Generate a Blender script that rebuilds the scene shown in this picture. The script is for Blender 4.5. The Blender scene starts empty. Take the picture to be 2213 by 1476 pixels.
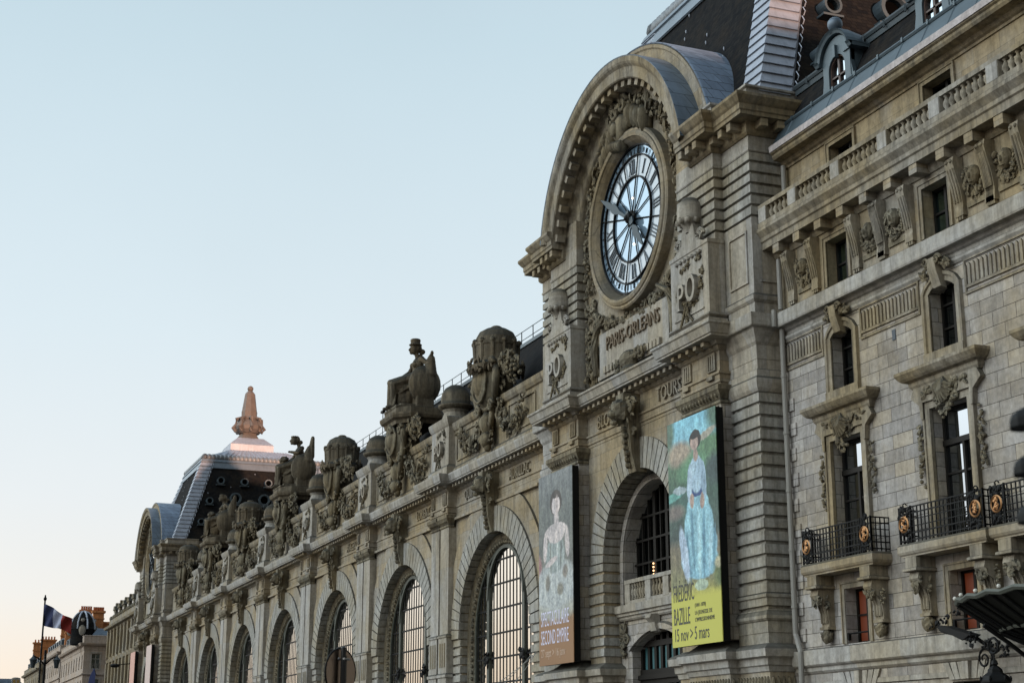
import bpy, math, random
from mathutils import Vector, Matrix, noise
R = math.radians
PI = math.pi
random.seed(7)
scene = bpy.context.scene
COL = scene.collection

# ------------------------------------------------------------------ helpers
class MB:
    """collects geometry and links it as one mesh object"""
    def __init__(s): s.v = []; s.f = []
    def add(s, vs, fs):
        n = len(s.v); s.v += [tuple(p) for p in vs]; s.f += [tuple(i + n for i in f) for f in fs]; return s
    def box(s, x0, x1, y0, y1, z0, z1):
        v = [(x, y, z) for z in (z0, z1) for y in (y0, y1) for x in (x0, x1)]
        return s.add(v, [(0, 2, 3, 1), (4, 5, 7, 6), (0, 1, 5, 4), (2, 6, 7, 3), (0, 4, 6, 2), (1, 3, 7, 5)])
    def prism(s, pts, y0, y1):
        """polygon in (x,z), extruded along y"""
        n = len(pts)
        v = [(x, y0, z) for x, z in pts] + [(x, y1, z) for x, z in pts]
        f = [tuple(range(n)), tuple(range(2 * n - 1, n - 1, -1))]
        f += [(i, i + n, (i + 1) % n + n, (i + 1) % n) for i in range(n)]
        return s.add(v, f)
    def prism_x(s, pts, x0, x1):
        """polygon in (y,z), extruded along x"""
        n = len(pts)
        v = [(x0, y, z) for y, z in pts] + [(x1, y, z) for y, z in pts]
        f = [tuple(range(n)), tuple(range(2 * n - 1, n - 1, -1))]
        f += [(i, i + n, (i + 1) % n + n, (i + 1) % n) for i in range(n)]
        return s.add(v, f)
    def sweep(s, path, prof, cap=True):
        """moulding: path in plan [(x,y)], outward = right of travel, profile [(out,z)]"""
        m = len(prof); N = []
        for i in range(len(path)):
            ds = []
            if i > 0: ds.append((path[i][0] - path[i - 1][0], path[i][1] - path[i - 1][1]))
            if i < len(path) - 1: ds.append((path[i + 1][0] - path[i][0], path[i + 1][1] - path[i][1]))
            ns = []
            for dx, dy in ds:
                l = math.hypot(dx, dy) or 1; ns.append((dy / l, -dx / l))
            if len(ns) == 1: N.append(ns[0])
            else:
                a, b = ns; k = 1 + a[0] * b[0] + a[1] * b[1]; k = max(k, .15)
                N.append(((a[0] + b[0]) / k, (a[1] + b[1]) / k))
        v = [(x + nx * o, y + ny * o, z) for (x, y), (nx, ny) in zip(path, N) for o, z in prof]
        f = []
        for i in range(len(path) - 1):
            for j in range(m - 1):
                a = i * m + j; f.append((a, a + m, a + m + 1, a + 1))
        if cap:
            f.append(tuple(range(m))); f.append(tuple(range((len(path) - 1) * m + m - 1, (len(path) - 1) * m - 1, -1)))
        return s.add(v, f)
    def arcsweep(s, pts, prof, closed=False):
        """pts [(x,z,nx,nz)], prof [(offset outward,y)]"""
        m = len(prof)
        v = [(x + nx * o, y, z + nz * o) for x, z, nx, nz in pts for o, y in prof]
        f = []; L = len(pts)
        for i in range(L if closed else L - 1):
            for j in range(m - 1):
                a = i * m + j; b = ((i + 1) % L) * m + j
                f.append((a, b, b + 1, a + 1))
        return s.add(v, f)
    def lathe(s, cx, cy, prof, n=12, a0=0, a1=2 * PI, sy=1):
        m = len(prof); full = abs(a1 - a0 - 2 * PI) < 1e-6; k = n if full else n + 1
        v = []
        for i in range(k):
            a = a0 + (a1 - a0) * i / n
            v += [(cx + r * math.cos(a), cy + sy * r * math.sin(a), z) for r, z in prof]
        f = []
        for i in range(n):
            for j in range(m - 1):
                a = i * m + j; b = ((i + 1) % k) * m + j
                f.append((a, b, b + 1, a + 1))
        return s.add(v, f)
    def tube(s, pts, r, n=6, closed=False):
        pts = [Vector(p) for p in pts]; L = len(pts); v = []
        rr = r if isinstance(r, (list, tuple)) else [r] * L
        for i, p in enumerate(pts):
            if closed: d = pts[(i + 1) % L] - pts[i - 1]
            else: d = pts[min(i + 1, L - 1)] - pts[max(i - 1, 0)]
            d.normalize()
            up = Vector((0, 0, 1)) if abs(d.z) < .9 else Vector((0, 1, 0))
            a = d.cross(up).normalized(); b = a.cross(d)
            for k in range(n):
                t = 2 * PI * k / n; v.append(p + (a * math.cos(t) + b * math.sin(t)) * rr[i])
        f = []
        for i in range(L if closed else L - 1):
            for k in range(n):
                A = i * n + k; B = i * n + (k + 1) % n; j = ((i + 1) % L) * n
                f.append((A, B, j + (k + 1) % n, j + k))
        if not closed:
            f.append(tuple(range(n - 1, -1, -1))); f.append(tuple((L - 1) * n + k for k in range(n)))
        return s.add(v, f)
    def ell(s, c, r, rot=None, nu=10, nv=7, rough=0, seed=0):
        c = Vector(c); M = rot or Matrix.Identity(3); v = []
        rr = r if isinstance(r, (list, tuple)) else (r, r, r)
        def P(x, y, z):
            p = Vector((x * rr[0], y * rr[1], z * rr[2]))
            if rough: p *= 1 + rough * noise.noise(Vector((x * 2 + seed, y * 2, z * 2)))
            return c + M @ p
        v.append(P(0, 0, -1))
        for j in range(1, nv):
            t = -PI / 2 + PI * j / nv
            for i in range(nu):
                a = 2 * PI * i / nu; v.append(P(math.cos(t) * math.cos(a), math.cos(t) * math.sin(a), math.sin(t)))
        v.append(P(0, 0, 1)); f = []
        for i in range(nu): f.append((0, 1 + (i + 1) % nu, 1 + i))
        for j in range(nv - 2):
            for i in range(nu):
                a = 1 + j * nu; f.append((a + i, a + (i + 1) % nu, a + nu + (i + 1) % nu, a + nu + i))
        a = 1 + (nv - 2) * nu
        for i in range(nu): f.append((a + i, a + (i + 1) % nu, len(v) - 1))
        return s.add(v, f)
    def cap(s, a, b, ra, rb, n=8):
        """tapered limb with round ends"""
        a = Vector(a); b = Vector(b)
        for t in [0, .2, .4, .6, .8, 1]:
            r = ra + (rb - ra) * t; s.ell(a.lerp(b, t), r, nu=n, nv=6)
        s.tube([a, b], [ra, rb], n)
    def leaf(s, c, size, rnd):
        """small carved leaf: bent lozenge with raised rib"""
        M = Matrix.Rotation(rnd.uniform(0, 2 * PI), 3, 'Y') @ Matrix.Rotation(rnd.uniform(-.7, .7), 3, 'X')
        w = size * rnd.uniform(.4, .65); l = size; t = size * .3
        P = [(-l, 0, 0), (-.3 * l, 0, w), (.5 * l, 0, w * .8), (l, -t * .3, 0), (.5 * l, 0, -w * .8), (-.3 * l, 0, -w), (-.2 * l, -t, w * .3), (.45 * l, -t * 1.1, 0), (-.2 * l, -t, -w * .3), (0, t, 0)]
        F = [(0, 1, 6), (1, 2, 7, 6), (2, 3, 7), (3, 4, 7), (4, 5, 8, 7), (5, 0, 8), (0, 6, 8), (6, 7, 8), (1, 0, 9), (2, 1, 9), (3, 2, 9), (4, 3, 9), (5, 4, 9), (0, 5, 9)]
        s.add([Vector(c) + M @ Vector(p) for p in P], F)
    def build(s, name, mat, parent=None, smooth=False, remesh=0, sm_iter=0):
        off = Vector((0, 0, 0)); p = parent
        while p is not None: off += p.location; p = p.parent
        me = bpy.data.meshes.new(name)
        me.from_pydata([(x - off.x, y - off.y, z - off.z) for x, y, z in s.v], [], s.f)
        me.update()
        if remesh:
            me = remeshed(me, remesh, sm_iter)
        me.name = name
        if mat: me.materials.clear(); me.materials.append(mat)
        if smooth: me.polygons.foreach_set('use_smooth', [True] * len(me.polygons))
        o = bpy.data.objects.new(name, me); COL.objects.link(o)
        if parent: o.parent = parent
        return o

def build_each(mb, name, mat, parent, gap=.3, **k):
    """splits a mesh builder into pieces that stand apart and links each piece as its own part"""
    n = len(mb.v); p = list(range(n))
    def root(i):
        while p[i] != i: p[i] = p[p[i]]; i = p[i]
        return i
    for f in mb.f:
        a = root(f[0])
        for j in f[1:]: p[root(j)] = a
    isl = {}
    for i in range(n): isl.setdefault(root(i), []).append(i)
    bb = [[[min(mb.v[i][c] for i in g) for c in range(3)], [max(mb.v[i][c] for i in g) for c in range(3)], g] for g in isl.values()]
    m = len(bb); q = list(range(m))
    def r2(i):
        while q[i] != i: q[i] = q[q[i]]; i = q[i]
        return i
    for i in range(m):
        for j in range(i + 1, m):
            if r2(i) != r2(j) and all(bb[i][0][c] - gap < bb[j][1][c] and bb[j][0][c] - gap < bb[i][1][c] for c in range(3)): q[r2(j)] = r2(i)
    cl = {}
    for i in range(m): cl.setdefault(r2(i), []).extend(bb[i][2])
    where = {}
    for c, g in cl.items():
        for i in g: where[i] = c
    out = []
    for c, g in cl.items():
        g.sort(); ix = {v: k_ for k_, v in enumerate(g)}; o = MB(); o.v = [mb.v[i] for i in g]; o.f = []
        out.append((c, o, ix))
    d = {c: (o, ix) for c, o, ix in out}
    for f in mb.f:
        o, ix = d[where[f[0]]]; o.f.append(tuple(ix[i] for i in f))
    return [o.build(name, mat, parent, **k) for c, o, ix in out]

def remeshed(me, voxel, it):
    o = bpy.data.objects.new('tmp', me); COL.objects.link(o)
    m = o.modifiers.new('r', 'REMESH'); m.mode = 'VOXEL'; m.voxel_size = voxel
    if it:
        q = o.modifiers.new('s', 'SMOOTH'); q.iterations = it; q.factor = .5
    dg = bpy.context.evaluated_depsgraph_get(); dg.update()
    n = bpy.data.meshes.new_from_object(o.evaluated_get(dg))
    bpy.data.objects.remove(o); return n

def text_mb(txt, x, z, y, h, depth, sx=1.0, align='CENTER', bold=0.0, rot=0.0, pivot=None):
    """lettering standing on a wall plane facing -Y; returns MB"""
    cu = bpy.data.curves.new('t', 'FONT'); cu.body = txt; cu.size = h / .72; cu.extrude = depth / 2; cu.align_x = align; cu.offset = bold
    cu.resolution_u = 3
    o = bpy.data.objects.new('t', cu); COL.objects.link(o)
    dg = bpy.context.evaluated_depsgraph_get(); dg.update()
    me = bpy.data.meshes.new_from_object(o.evaluated_get(dg))
    mb = MB(); vs = []
    for v in me.vertices:
        X, Z, D = v.co.x * sx, v.co.y, v.co.z
        if rot:
            c, s_ = math.cos(rot), math.sin(rot); X, Z = X * c - (Z + 0) * s_, X * s_ + Z * c
        vs.append((x + X, y - D, z + Z))
    mb.add(vs, [tuple(p.vertices) for p in me.polygons])
    bpy.data.objects.remove(o)
    return mb

def merge(*mbs):
    m = MB()
    for b in mbs: m.add(b.v, b.f)
    return m

def thing(name, label, cat, loc=(0, 0, 0), group=None):
    o = bpy.data.objects.new(name, None); COL.objects.link(o); o.location = loc
    o['label'] = label; o['category'] = cat
    if group: o['group'] = group
    return o
def tag(o, label, cat, group=None):
    o['label'] = label; o['category'] = cat
    if group: o['group'] = group
    return o
def copy_tree(o, parent=None, skip=()):
    c = o.copy(); COL.objects.link(c)
    if parent: c.parent = parent
    for ch in list(o.children):
        if ch.name.split('.')[0] in skip: continue
        copy_tree(ch, c, skip)
    return c

def arc_pts(cx, cz, r, a0=0, a1=180, n=32):
    """from the left foot over the top to the right foot when a0=0,a1=180"""
    out = []
    for i in range(n + 1):
        a = R(180 - (a0 + (a1 - a0) * i / n)); out.append((cx + r * math.cos(a), cz + r * math.sin(a), math.cos(a), math.sin(a)))
    return out
def arch_path(cx, cz, r, zb, n=32):
    return [(cx - r, zb, -1, 0)] + arc_pts(cx, cz, r, 0, 180, n) + [(cx + r, zb, 1, 0)]
def circ_pts(cx, cz, r, n=64):
    return [(cx + r * math.cos(2 * PI * i / n), cz + r * math.sin(2 * PI * i / n), math.cos(2 * PI * i / n), math.sin(2 * PI * i / n)) for i in range(n)]

def wall_arch(mb, x0, x1, z0, z1, cx, cz, r, y, depth, n=28, zb=None):
    """wall plane at y with an arched hole and its reveal"""
    zb = z0 if zb is None else zb
    mb.add([(x0, y, z0), (cx - r, y, z0), (cx - r, y, cz), (x0, y, cz)], [(0, 1, 2, 3)])
    mb.add([(cx + r, y, z0), (x1, y, z0), (x1, y, cz), (cx + r, y, cz)], [(0, 1, 2, 3)])
    if zb > z0: mb.add([(cx - r, y, z0), (cx + r, y, z0), (cx + r, y, zb), (cx - r, y, zb)], [(0, 1, 2, 3)])
    P = arc_pts(cx, cz, r, 0, 180, n)
    for i in range(n):
        a, b = P[i], P[i + 1]
        mb.add([(a[0], y, a[1]), (b[0], y, b[1]), (b[0], y, z1), (a[0], y, z1)], [(0, 1, 2, 3)])
    mb.add([(x0, y, cz), (cx - r, y, cz), (cx - r, y, z1), (x0, y, z1)], [(0, 1, 2, 3)])
    mb.add([(cx + r, y, cz), (x1, y, cz), (x1, y, z1), (cx + r, y, z1)], [(0, 1, 2, 3)])
    Q = [(cx - r, zb)] + [(p[0], p[1]) for p in P] + [(cx + r, zb)]
    for a, b in zip(Q, Q[1:]):
        mb.add([(a[0], y, a[1]), (a[0], y + depth, a[1]), (b[0], y + depth, b[1]), (b[0], y, b[1])], [(0, 1, 2, 3)])

def wall_rect(mb, x0, x1, z0, z1, holes, y, depth):
    """holes (xa,xb,za,zb[,rise]); rise = segmental head filled above"""
    xs = sorted({x0, x1, *[h[0] for h in holes], *[h[1] for h in holes]}); zs = sorted({z0, z1, *[h[2] for h in holes], *[h[3] for h in holes]})
    for xa, xb in zip(xs, xs[1:]):
        for za, zb in zip(zs, zs[1:]):
            mx, mz = (xa + xb) / 2, (za + zb) / 2
            if any(h[0] < mx < h[1] and h[2] < mz < h[3] for h in holes): continue
            mb.add([(xa, y, za), (xb, y, za), (xb, y, zb), (xa, y, zb)], [(0, 1, 2, 3)])
    for h in holes:
        xa, xb, za, zb = h[:4]; rise = h[4] if len(h) > 4 else 0
        top = [(xa, zb - rise), (xb, zb - rise)]
        if rise:
            n = 10; top = []
            for i in range(n + 1):
                t = i / n; top.append((xa + (xb - xa) * t, zb - rise + rise * (1 - (2 * t - 1) ** 2)))
            for a, b in zip(top, top[1:]):
                mb.add([(a[0], y, a[1]), (b[0], y, b[1]), (b[0], y, zb), (a[0], y, zb)], [(0, 1, 2, 3)])
        Q = [(xa, za)] + top + [(xb, za)]
        for a, b in zip(Q, Q[1:]):
            mb.add([(a[0], y, a[1]), (a[0], y + depth, a[1]), (b[0], y + depth, b[1]), (b[0], y, b[1])], [(0, 1, 2, 3)])
        mb.add([(xa, y, za), (xb, y, za), (xb, y + depth, za), (xa, y + depth, za)], [(0, 1, 2, 3)])

def rust(mb, path, z0, z1, h=.39, g=.065, d=.09):
    """banded masonry around a plan path"""
    n = max(1, round((z1 - z0) / h)); hh = (z1 - z0) / n; prof = []
    for k in range(n):
        z = z0 + k * hh
        prof += [(-d, z), (-d, z + g), (0, z + g + .03), (0, z + hh - .02), (-d, z + hh)]
    mb.sweep(path, prof, cap=False)

def voussoirs(mb, cx, cz, r1, r2, y0, y1, n, a0=0, a1=180, gap=.05, dep=.09, skip=()):
    for i in range(n):
        if i in skip: continue
        g1 = gap / r1 / 2; g2 = gap / r2 / 2
        A = R(180 - a0) - (R(a1 - a0)) * i / n; B = R(180 - a0) - (R(a1 - a0)) * (i + 1) / n
        ro = r2
        pts = [(cx + r1 * math.cos(A - g1), cz + r1 * math.sin(A - g1)), (cx + ro * math.cos(A - g2), cz + ro * math.sin(A - g2)),
               (cx + ro * math.cos(B + g2), cz + ro * math.sin(B + g2)), (cx + r1 * math.cos(B + g1), cz + r1 * math.sin(B + g1))]
        mb.prism(pts, y0, y1)
    # recessed core behind the joints
    P = arc_pts(cx, cz, 1, a0, a1, 40)
    v = []; f = []
    for p in P:
        v += [(cx + p[2] * (r1 + dep * .8), y1, cz + p[3] * (r1 + dep * .8)), (cx + p[2] * (r1 + dep * .8), y0 + dep, cz + p[3] * (r1 + dep * .8)), (cx + p[2] * r2, y0 + dep, cz + p[3] * r2), (cx + p[2] * r2, y1, cz + p[3] * r2)]
    for i in range(len(P) - 1):
        for j in range(3): f.append((i * 4 + j, i * 4 + 4 + j, i * 4 + 5 + j, i * 4 + 1 + j))
    mb.add(v, f)

def foliage(mb, pts, n, size, rnd, spread=.25, y=.0, bulge=.15):
    """carved leaves and fruit scattered along a polyline of (x,z)"""
    seg = list(zip(pts, pts[1:]))
    for k in range(n):
        t = rnd.random() * len(seg); i = min(int(t), len(seg) - 1); u = t - i
        a, b = seg[i]; x = a[0] + (b[0] - a[0]) * u; z = a[1] + (b[1] - a[1]) * u
        rr = spread * math.sqrt(rnd.random()); an = rnd.uniform(0, 2 * PI)
        x += rr * math.cos(an); z += rr * math.sin(an)
        dy = -bulge * (1 - (rr / spread) ** 2) * rnd.uniform(.5, 1.1)
        if rnd.random() < .62: mb.leaf((x, y + dy, z), size * rnd.uniform(.7, 1.3), rnd)
        else: mb.ell((x, y + dy, z), size * rnd.uniform(.35, .55), nu=7, nv=5)

# ------------------------------------------------------------------ materials
def nodes(name):
    m = bpy.data.materials.new(name); m.use_nodes = True; nt = m.node_tree
    return m, nt, nt.nodes, nt.links, nt.nodes['Principled BSDF']
def simple(name, col, rough=.6, metal=0, spec=.5, emit=None, es=1):
    m, nt, N, L, b = nodes(name)
    b.inputs['Base Color'].default_value = (*col, 1); b.inputs['Roughness'].default_value = rough; b.inputs['Metallic'].default_value = metal
    b.inputs['Specular IOR Level'].default_value = spec
    if emit: b.inputs['Emission Color'].default_value = (*emit, 1); b.inputs['Emission Strength'].default_value = es
    return m
def mixc(N, L, fac, a, b, t='MIX'):
    n = N.new('ShaderNodeMix'); n.data_type = 'RGBA'; n.blend_type = t
    for i, x in ((0, fac), (6, a), (7, b)):
        if hasattr(x, 'links'): L.new(x, n.inputs[i])
        elif isinstance(x, tuple): n.inputs[i].default_value = (*x, 1)
        else: n.inputs[i].default_value = x
    return n.outputs[2]
def mth(N, L, op, a, b=0.0, clamp=False):
    n = N.new('ShaderNodeMath'); n.operation = op; n.use_clamp = clamp
    for i, x in ((0, a), (1, b)):
        if hasattr(x, 'links'): L.new(x, n.inputs[i])
        else: n.inputs[i].default_value = x
    return n.outputs[0]
def ramp(N, L, f, pts):
    n = N.new('ShaderNodeValToRGB'); L.new(f, n.inputs[0]); e = n.color_ramp.elements
    while len(e) < len(pts): e.new(.5)
    for k, (p, c) in zip(e, pts): k.position = p; k.color = (*c, 1) if isinstance(c, tuple) else (c, c, c, 1)
    return n.outputs[0]
def pos_uv(N, L):
    g = N.new('ShaderNodeNewGeometry'); s = N.new('ShaderNodeSeparateXYZ'); L.new(g.outputs['Position'], s.inputs[0])
    u = mth(N, L, 'SUBTRACT', s.outputs[0], s.outputs[1]); c = N.new('ShaderNodeCombineXYZ'); L.new(u, c.inputs[0]); L.new(s.outputs[2], c.inputs[1])
    return g, s, c.outputs[0]
def noisef(N, L, vec, scale, detail=4, rough=.6, mp=None):
    if mp:
        m = N.new('ShaderNodeMapping'); L.new(vec, m.inputs[0]); m.inputs['Scale'].default_value = mp; vec = m.outputs[0]
    n = N.new('ShaderNodeTexNoise'); L.new(vec, n.inputs['Vector']); n.inputs['Scale'].default_value = scale; n.inputs['Detail'].default_value = detail; n.inputs['Roughness'].default_value = rough
    return n.outputs[0]

def stone(name, grey, tan, dark=.35, joints=1.0, bw=.92, bh=.39, tanamt=.5, bump=.25, top=.8, zoff=0.0):
    m, nt, N, L, b = nodes(name)
    g, s, uv = pos_uv(N, L); P = g.outputs['Position']
    big = ramp(N, L, noisef(N, L, P, .33, 5, .65), [(.5 - .22 * tanamt - .02, 0), (.74 - .22 * tanamt, 1)])
    col = mixc(N, L, big, grey, tan)
    if joints:
        mp = N.new('ShaderNodeMapping'); L.new(uv, mp.inputs[0]); mp.inputs['Location'].default_value = (.13, zoff, 0)
        br = N.new('ShaderNodeTexBrick'); L.new(mp.outputs[0], br.inputs['Vector'])
        br.inputs['Scale'].default_value = 1; br.inputs['Brick Width'].default_value = bw; br.inputs['Row Height'].default_value = bh
        br.inputs['Mortar Size'].default_value = .009; br.inputs['Mortar Smooth'].default_value = .3; br.inputs['Bias'].default_value = -.1
        br.inputs['Color1'].default_value = (.72, .7, .69, 1); br.inputs['Color2'].default_value = (1.16, 1.13, 1.1, 1); br.inputs['Mortar'].default_value = (.95, .95, .95, 1)
        col = mixc(N, L, joints * .75, col, br.outputs['Color'], 'MULTIPLY')
        # odd tan replacement blocks
        br2 = N.new('ShaderNodeTexBrick'); L.new(mp.outputs[0], br2.inputs['Vector']); br2.inputs['Scale'].default_value = 1
        br2.inputs['Brick Width'].default_value = bw; br2.inputs['Row Height'].default_value = bh; br2.inputs['Mortar Size'].default_value = 0
        br2.inputs['Color1'].default_value = (0, 0, 0, 1); br2.inputs['Color2'].default_value = (1, 1, 1, 1); br2.offset_frequency = 2
        tb = ramp(N, L, br2.outputs['Color'], [(.78, 0), (.86, 1)]); tb = mth(N, L, 'MULTIPLY', tb, .55)
        col = mixc(N, L, tb, col, (tan[0] * .95, tan[1] * .9, tan[2] * .82))
        col = mixc(N, L, mth(N, L, 'MULTIPLY', br.outputs['Fac'], .75 * joints), col, (.05, .04, .032))
    # vertical rain streaks and blotches
    st = ramp(N, L, noisef(N, L, P, 1.0, 6, .72, (3.2, 3.2, .3)), [(.40, 0), (.68, 1)])
    col = mixc(N, L, mth(N, L, 'MULTIPLY', st, min(1, dark * 1.15)), col, (.06, .05, .038))
    pa_ = ramp(N, L, noisef(N, L, P, .8, 6, .7), [(.54, 0), (.74, .8)])
    col = mixc(N, L, mth(N, L, 'MULTIPLY', pa_, min(.8, dark)), col, (.085, .068, .048))
    fine = ramp(N, L, noisef(N, L, P, 7, 5, .7), [(.3, .72), (.7, 1.12)])
    col = mixc(N, L, 1.0, col, fine, 'MULTIPLY')
    # soot and moss lying on upward faces
    sn = N.new('ShaderNodeSeparateXYZ'); L.new(g.outputs['Normal'], sn.inputs[0])
    up = ramp(N, L, sn.outputs[2], [(.25, 0), (.6, 1)]); up = mth(N, L, 'MULTIPLY', up, top)
    col = mixc(N, L, up, col, (.035, .035, .03))
    L.new(col, b.inputs['Base Color']); b.inputs['Roughness'].default_value = .92; b.inputs['Specular IOR Level'].default_value = .2
    bp = N.new('ShaderNodeBump'); bp.inputs['Strength'].default_value = bump; bp.inputs['Distance'].default_value = .03
    h = noisef(N, L, P, 9, 6, .7)
    if joints: h = mth(N, L, 'SUBTRACT', h, mth(N, L, 'MULTIPLY', br.outputs['Fac'], 1.2))
    L.new(h, bp.inputs['Height']); L.new(bp.outputs[0], b.inputs['Normal'])
    return m
GREY = (.42, .40, .36); TAN = (.35, .285, .18)
M = {}
M['ashlar'] = stone('pale_ashlar', GREY, TAN, .45, 1.0)
M['block'] = stone('ashlar_blocks', (.48, .46, .44), (.42, .36, .27), .3, 1.5, tanamt=.3)
M['rust'] = stone('banded_stone', (.42, .405, .37), (.37, .315, .22), .55, .0, tanamt=.35)
M['mould'] = stone('moulded_stone', (.39, .36, .31), (.34, .27, .165), .65, .35, bw=1.3, bh=9, tanamt=.6)
M['smooth'] = stone('smooth_stone', (.42, .39, .34), (.38, .30, .185), .4, .6, bw=1.1, bh=.62, tanamt=.65)
M['plain'] = stone('pale_plain_stone', (.46, .44, .41), (.41, .36, .28), .45, .35, bw=1.2, bh=9, tanamt=.3)
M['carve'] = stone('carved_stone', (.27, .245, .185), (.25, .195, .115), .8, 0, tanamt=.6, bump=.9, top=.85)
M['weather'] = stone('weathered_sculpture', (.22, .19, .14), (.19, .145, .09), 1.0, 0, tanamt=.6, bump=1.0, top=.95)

def zinc_mat(name, col, seam, bw, bh, rough=.5):
    m, nt, N, L, b = nodes(name); g, s, uv = pos_uv(N, L); P = g.outputs['Position']
    c = mixc(N, L, noisef(N, L, P, 1.3, 5, .65), tuple(x * .62 for x in col), tuple(x * 1.3 for x in col))
    if seam:
        br = N.new('ShaderNodeTexBrick'); L.new(uv, br.inputs['Vector']); br.inputs['Scale'].default_value = 1
        br.inputs['Brick Width'].default_value = bw; br.inputs['Row Height'].default_value = bh; br.inputs['Mortar Size'].default_value = .012
        br.inputs['Color1'].default_value = (.75, .75, .76, 1); br.inputs['Color2'].default_value = (1.15, 1.15, 1.15, 1)
        c = mixc(N, L, .8, c, br.outputs['Color'], 'MULTIPLY')
        c = mixc(N, L, mth(N, L, 'MULTIPLY', br.outputs['Fac'], .75), c, (.02, .025, .03))
    st = ramp(N, L, noisef(N, L, P, 1.0, 5, .7, (4, 4, .4)), [(.5, 0), (.75, 1)])
    c = mixc(N, L, mth(N, L, 'MULTIPLY', st, .35), c, (.05, .06, .07))
    L.new(c, b.inputs['Base Color']); b.inputs['Roughness'].default_value = rough; b.inputs['Metallic'].default_value = .25
    return m
M['zinc'] = zinc_mat('zinc_sheet', (.13, .17, .215), True, .8, .6)
M['zincplain'] = zinc_mat('zinc_trim', (.075, .105, .125), False, 1, 1)
M['zincpale'] = zinc_mat('pale_zinc', (.36, .39, .45), False, 1, 1)
def slate_mat():
    m, nt, N, L, b = nodes('slate'); g, s, uv = pos_uv(N, L); P = g.outputs['Position']
    br = N.new('ShaderNodeTexBrick'); L.new(uv, br.inputs['Vector']); br.inputs['Scale'].default_value = 1
    br.inputs['Brick Width'].default_value = .22; br.inputs['Row Height'].default_value = .16; br.inputs['Mortar Size'].default_value = .008
    br.inputs['Color1'].default_value = (.010, .011, .013, 1); br.inputs['Color2'].default_value = (.022, .021, .020, 1); br.inputs['Mortar'].default_value = (.008, .008, .008, 1)
    c = mixc(N, L, ramp(N, L, noisef(N, L, P, .8, 5, .7), [(.5, 0), (.75, .6)]), br.outputs['Color'], (.035, .026, .018))
    L.new(c, b.inputs['Base Color']); b.inputs['Roughness'].default_value = .85; b.inputs['Specular IOR Level'].default_value = .04
    bp = N.new('ShaderNodeBump'); bp.inputs['Strength'].default_value = .5; bp.inputs['Distance'].default_value = .03; L.new(br.outputs['Fac'], bp.inputs['Height']); bp.invert = True
    L.new(bp.outputs[0], b.inputs['Normal']); return m
M['slate'] = slate_mat()
M['iron'] = simple('black_iron', (.006, .006, .006), .6, 0, .18)
M['greeniron'] = simple('green_grey_iron', (.075, .08, .065), .6, .2)
M['darkwood'] = simple('dark_joinery', (.012, .010, .008), .55, 0, .2)
M['lead'] = simple('dark_lead', (.04, .052, .06), .6, .1, .3)
M['gold'] = simple('gilded_metal', (.48, .25, .11), .5, .7)
M['dark'] = simple('dark_interior', (.003, .003, .003), 1, 0, 0)
M['numeral'] = simple('dark_numerals', (.015, .03, .045), .5)
def mirror(name, col, rough, var=0.0, bump=.0):
    m, nt, N, L, b = nodes(name)
    b.inputs['Base Color'].default_value = (*col, 1); b.inputs['Metallic'].default_value = 1; b.inputs['Roughness'].default_value = rough
    if not bump: return m
    g, s, uv = pos_uv(N, L)
    bp = N.new('ShaderNodeBump'); bp.inputs['Strength'].default_value = bump; bp.inputs['Distance'].default_value = .02
    L.new(noisef(N, L, g.outputs['Position'], .9, 2, .5), bp.inputs['Height']); L.new(bp.outputs[0], b.inputs['Normal'])
    return m
M['glass'] = mirror('hall_glass', (.60, .575, .52), .02)
M['winglass'] = mirror('window_glass', (.36, .40, .44), .02)
M['clockpale'] = simple('milky_clock_glass', (.37, .43, .49), .12, 0, .8)
M['clockblue'] = simple('blue_clock_glass', (.26, .37, .48), .10, .45, .8)
M['teal'] = simple('teal_blind', (.05, .14, .155), .35, .2)
M['darkglass'] = mirror('dark_window_glass', (.10, .12, .13), .06)
M['lit'] = simple('lit_orange_curtain', (.09, .022, .01), .5, emit=(1.0, .20, .06), es=.05)
M['bulb'] = simple('lamp_bulb', (1, .8, .5), .3, emit=(1, .55, .25), es=3)
M['bulbw'] = simple('white_lamp', (1, 1, 1), .3, emit=(1, .95, .85), es=3)

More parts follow.
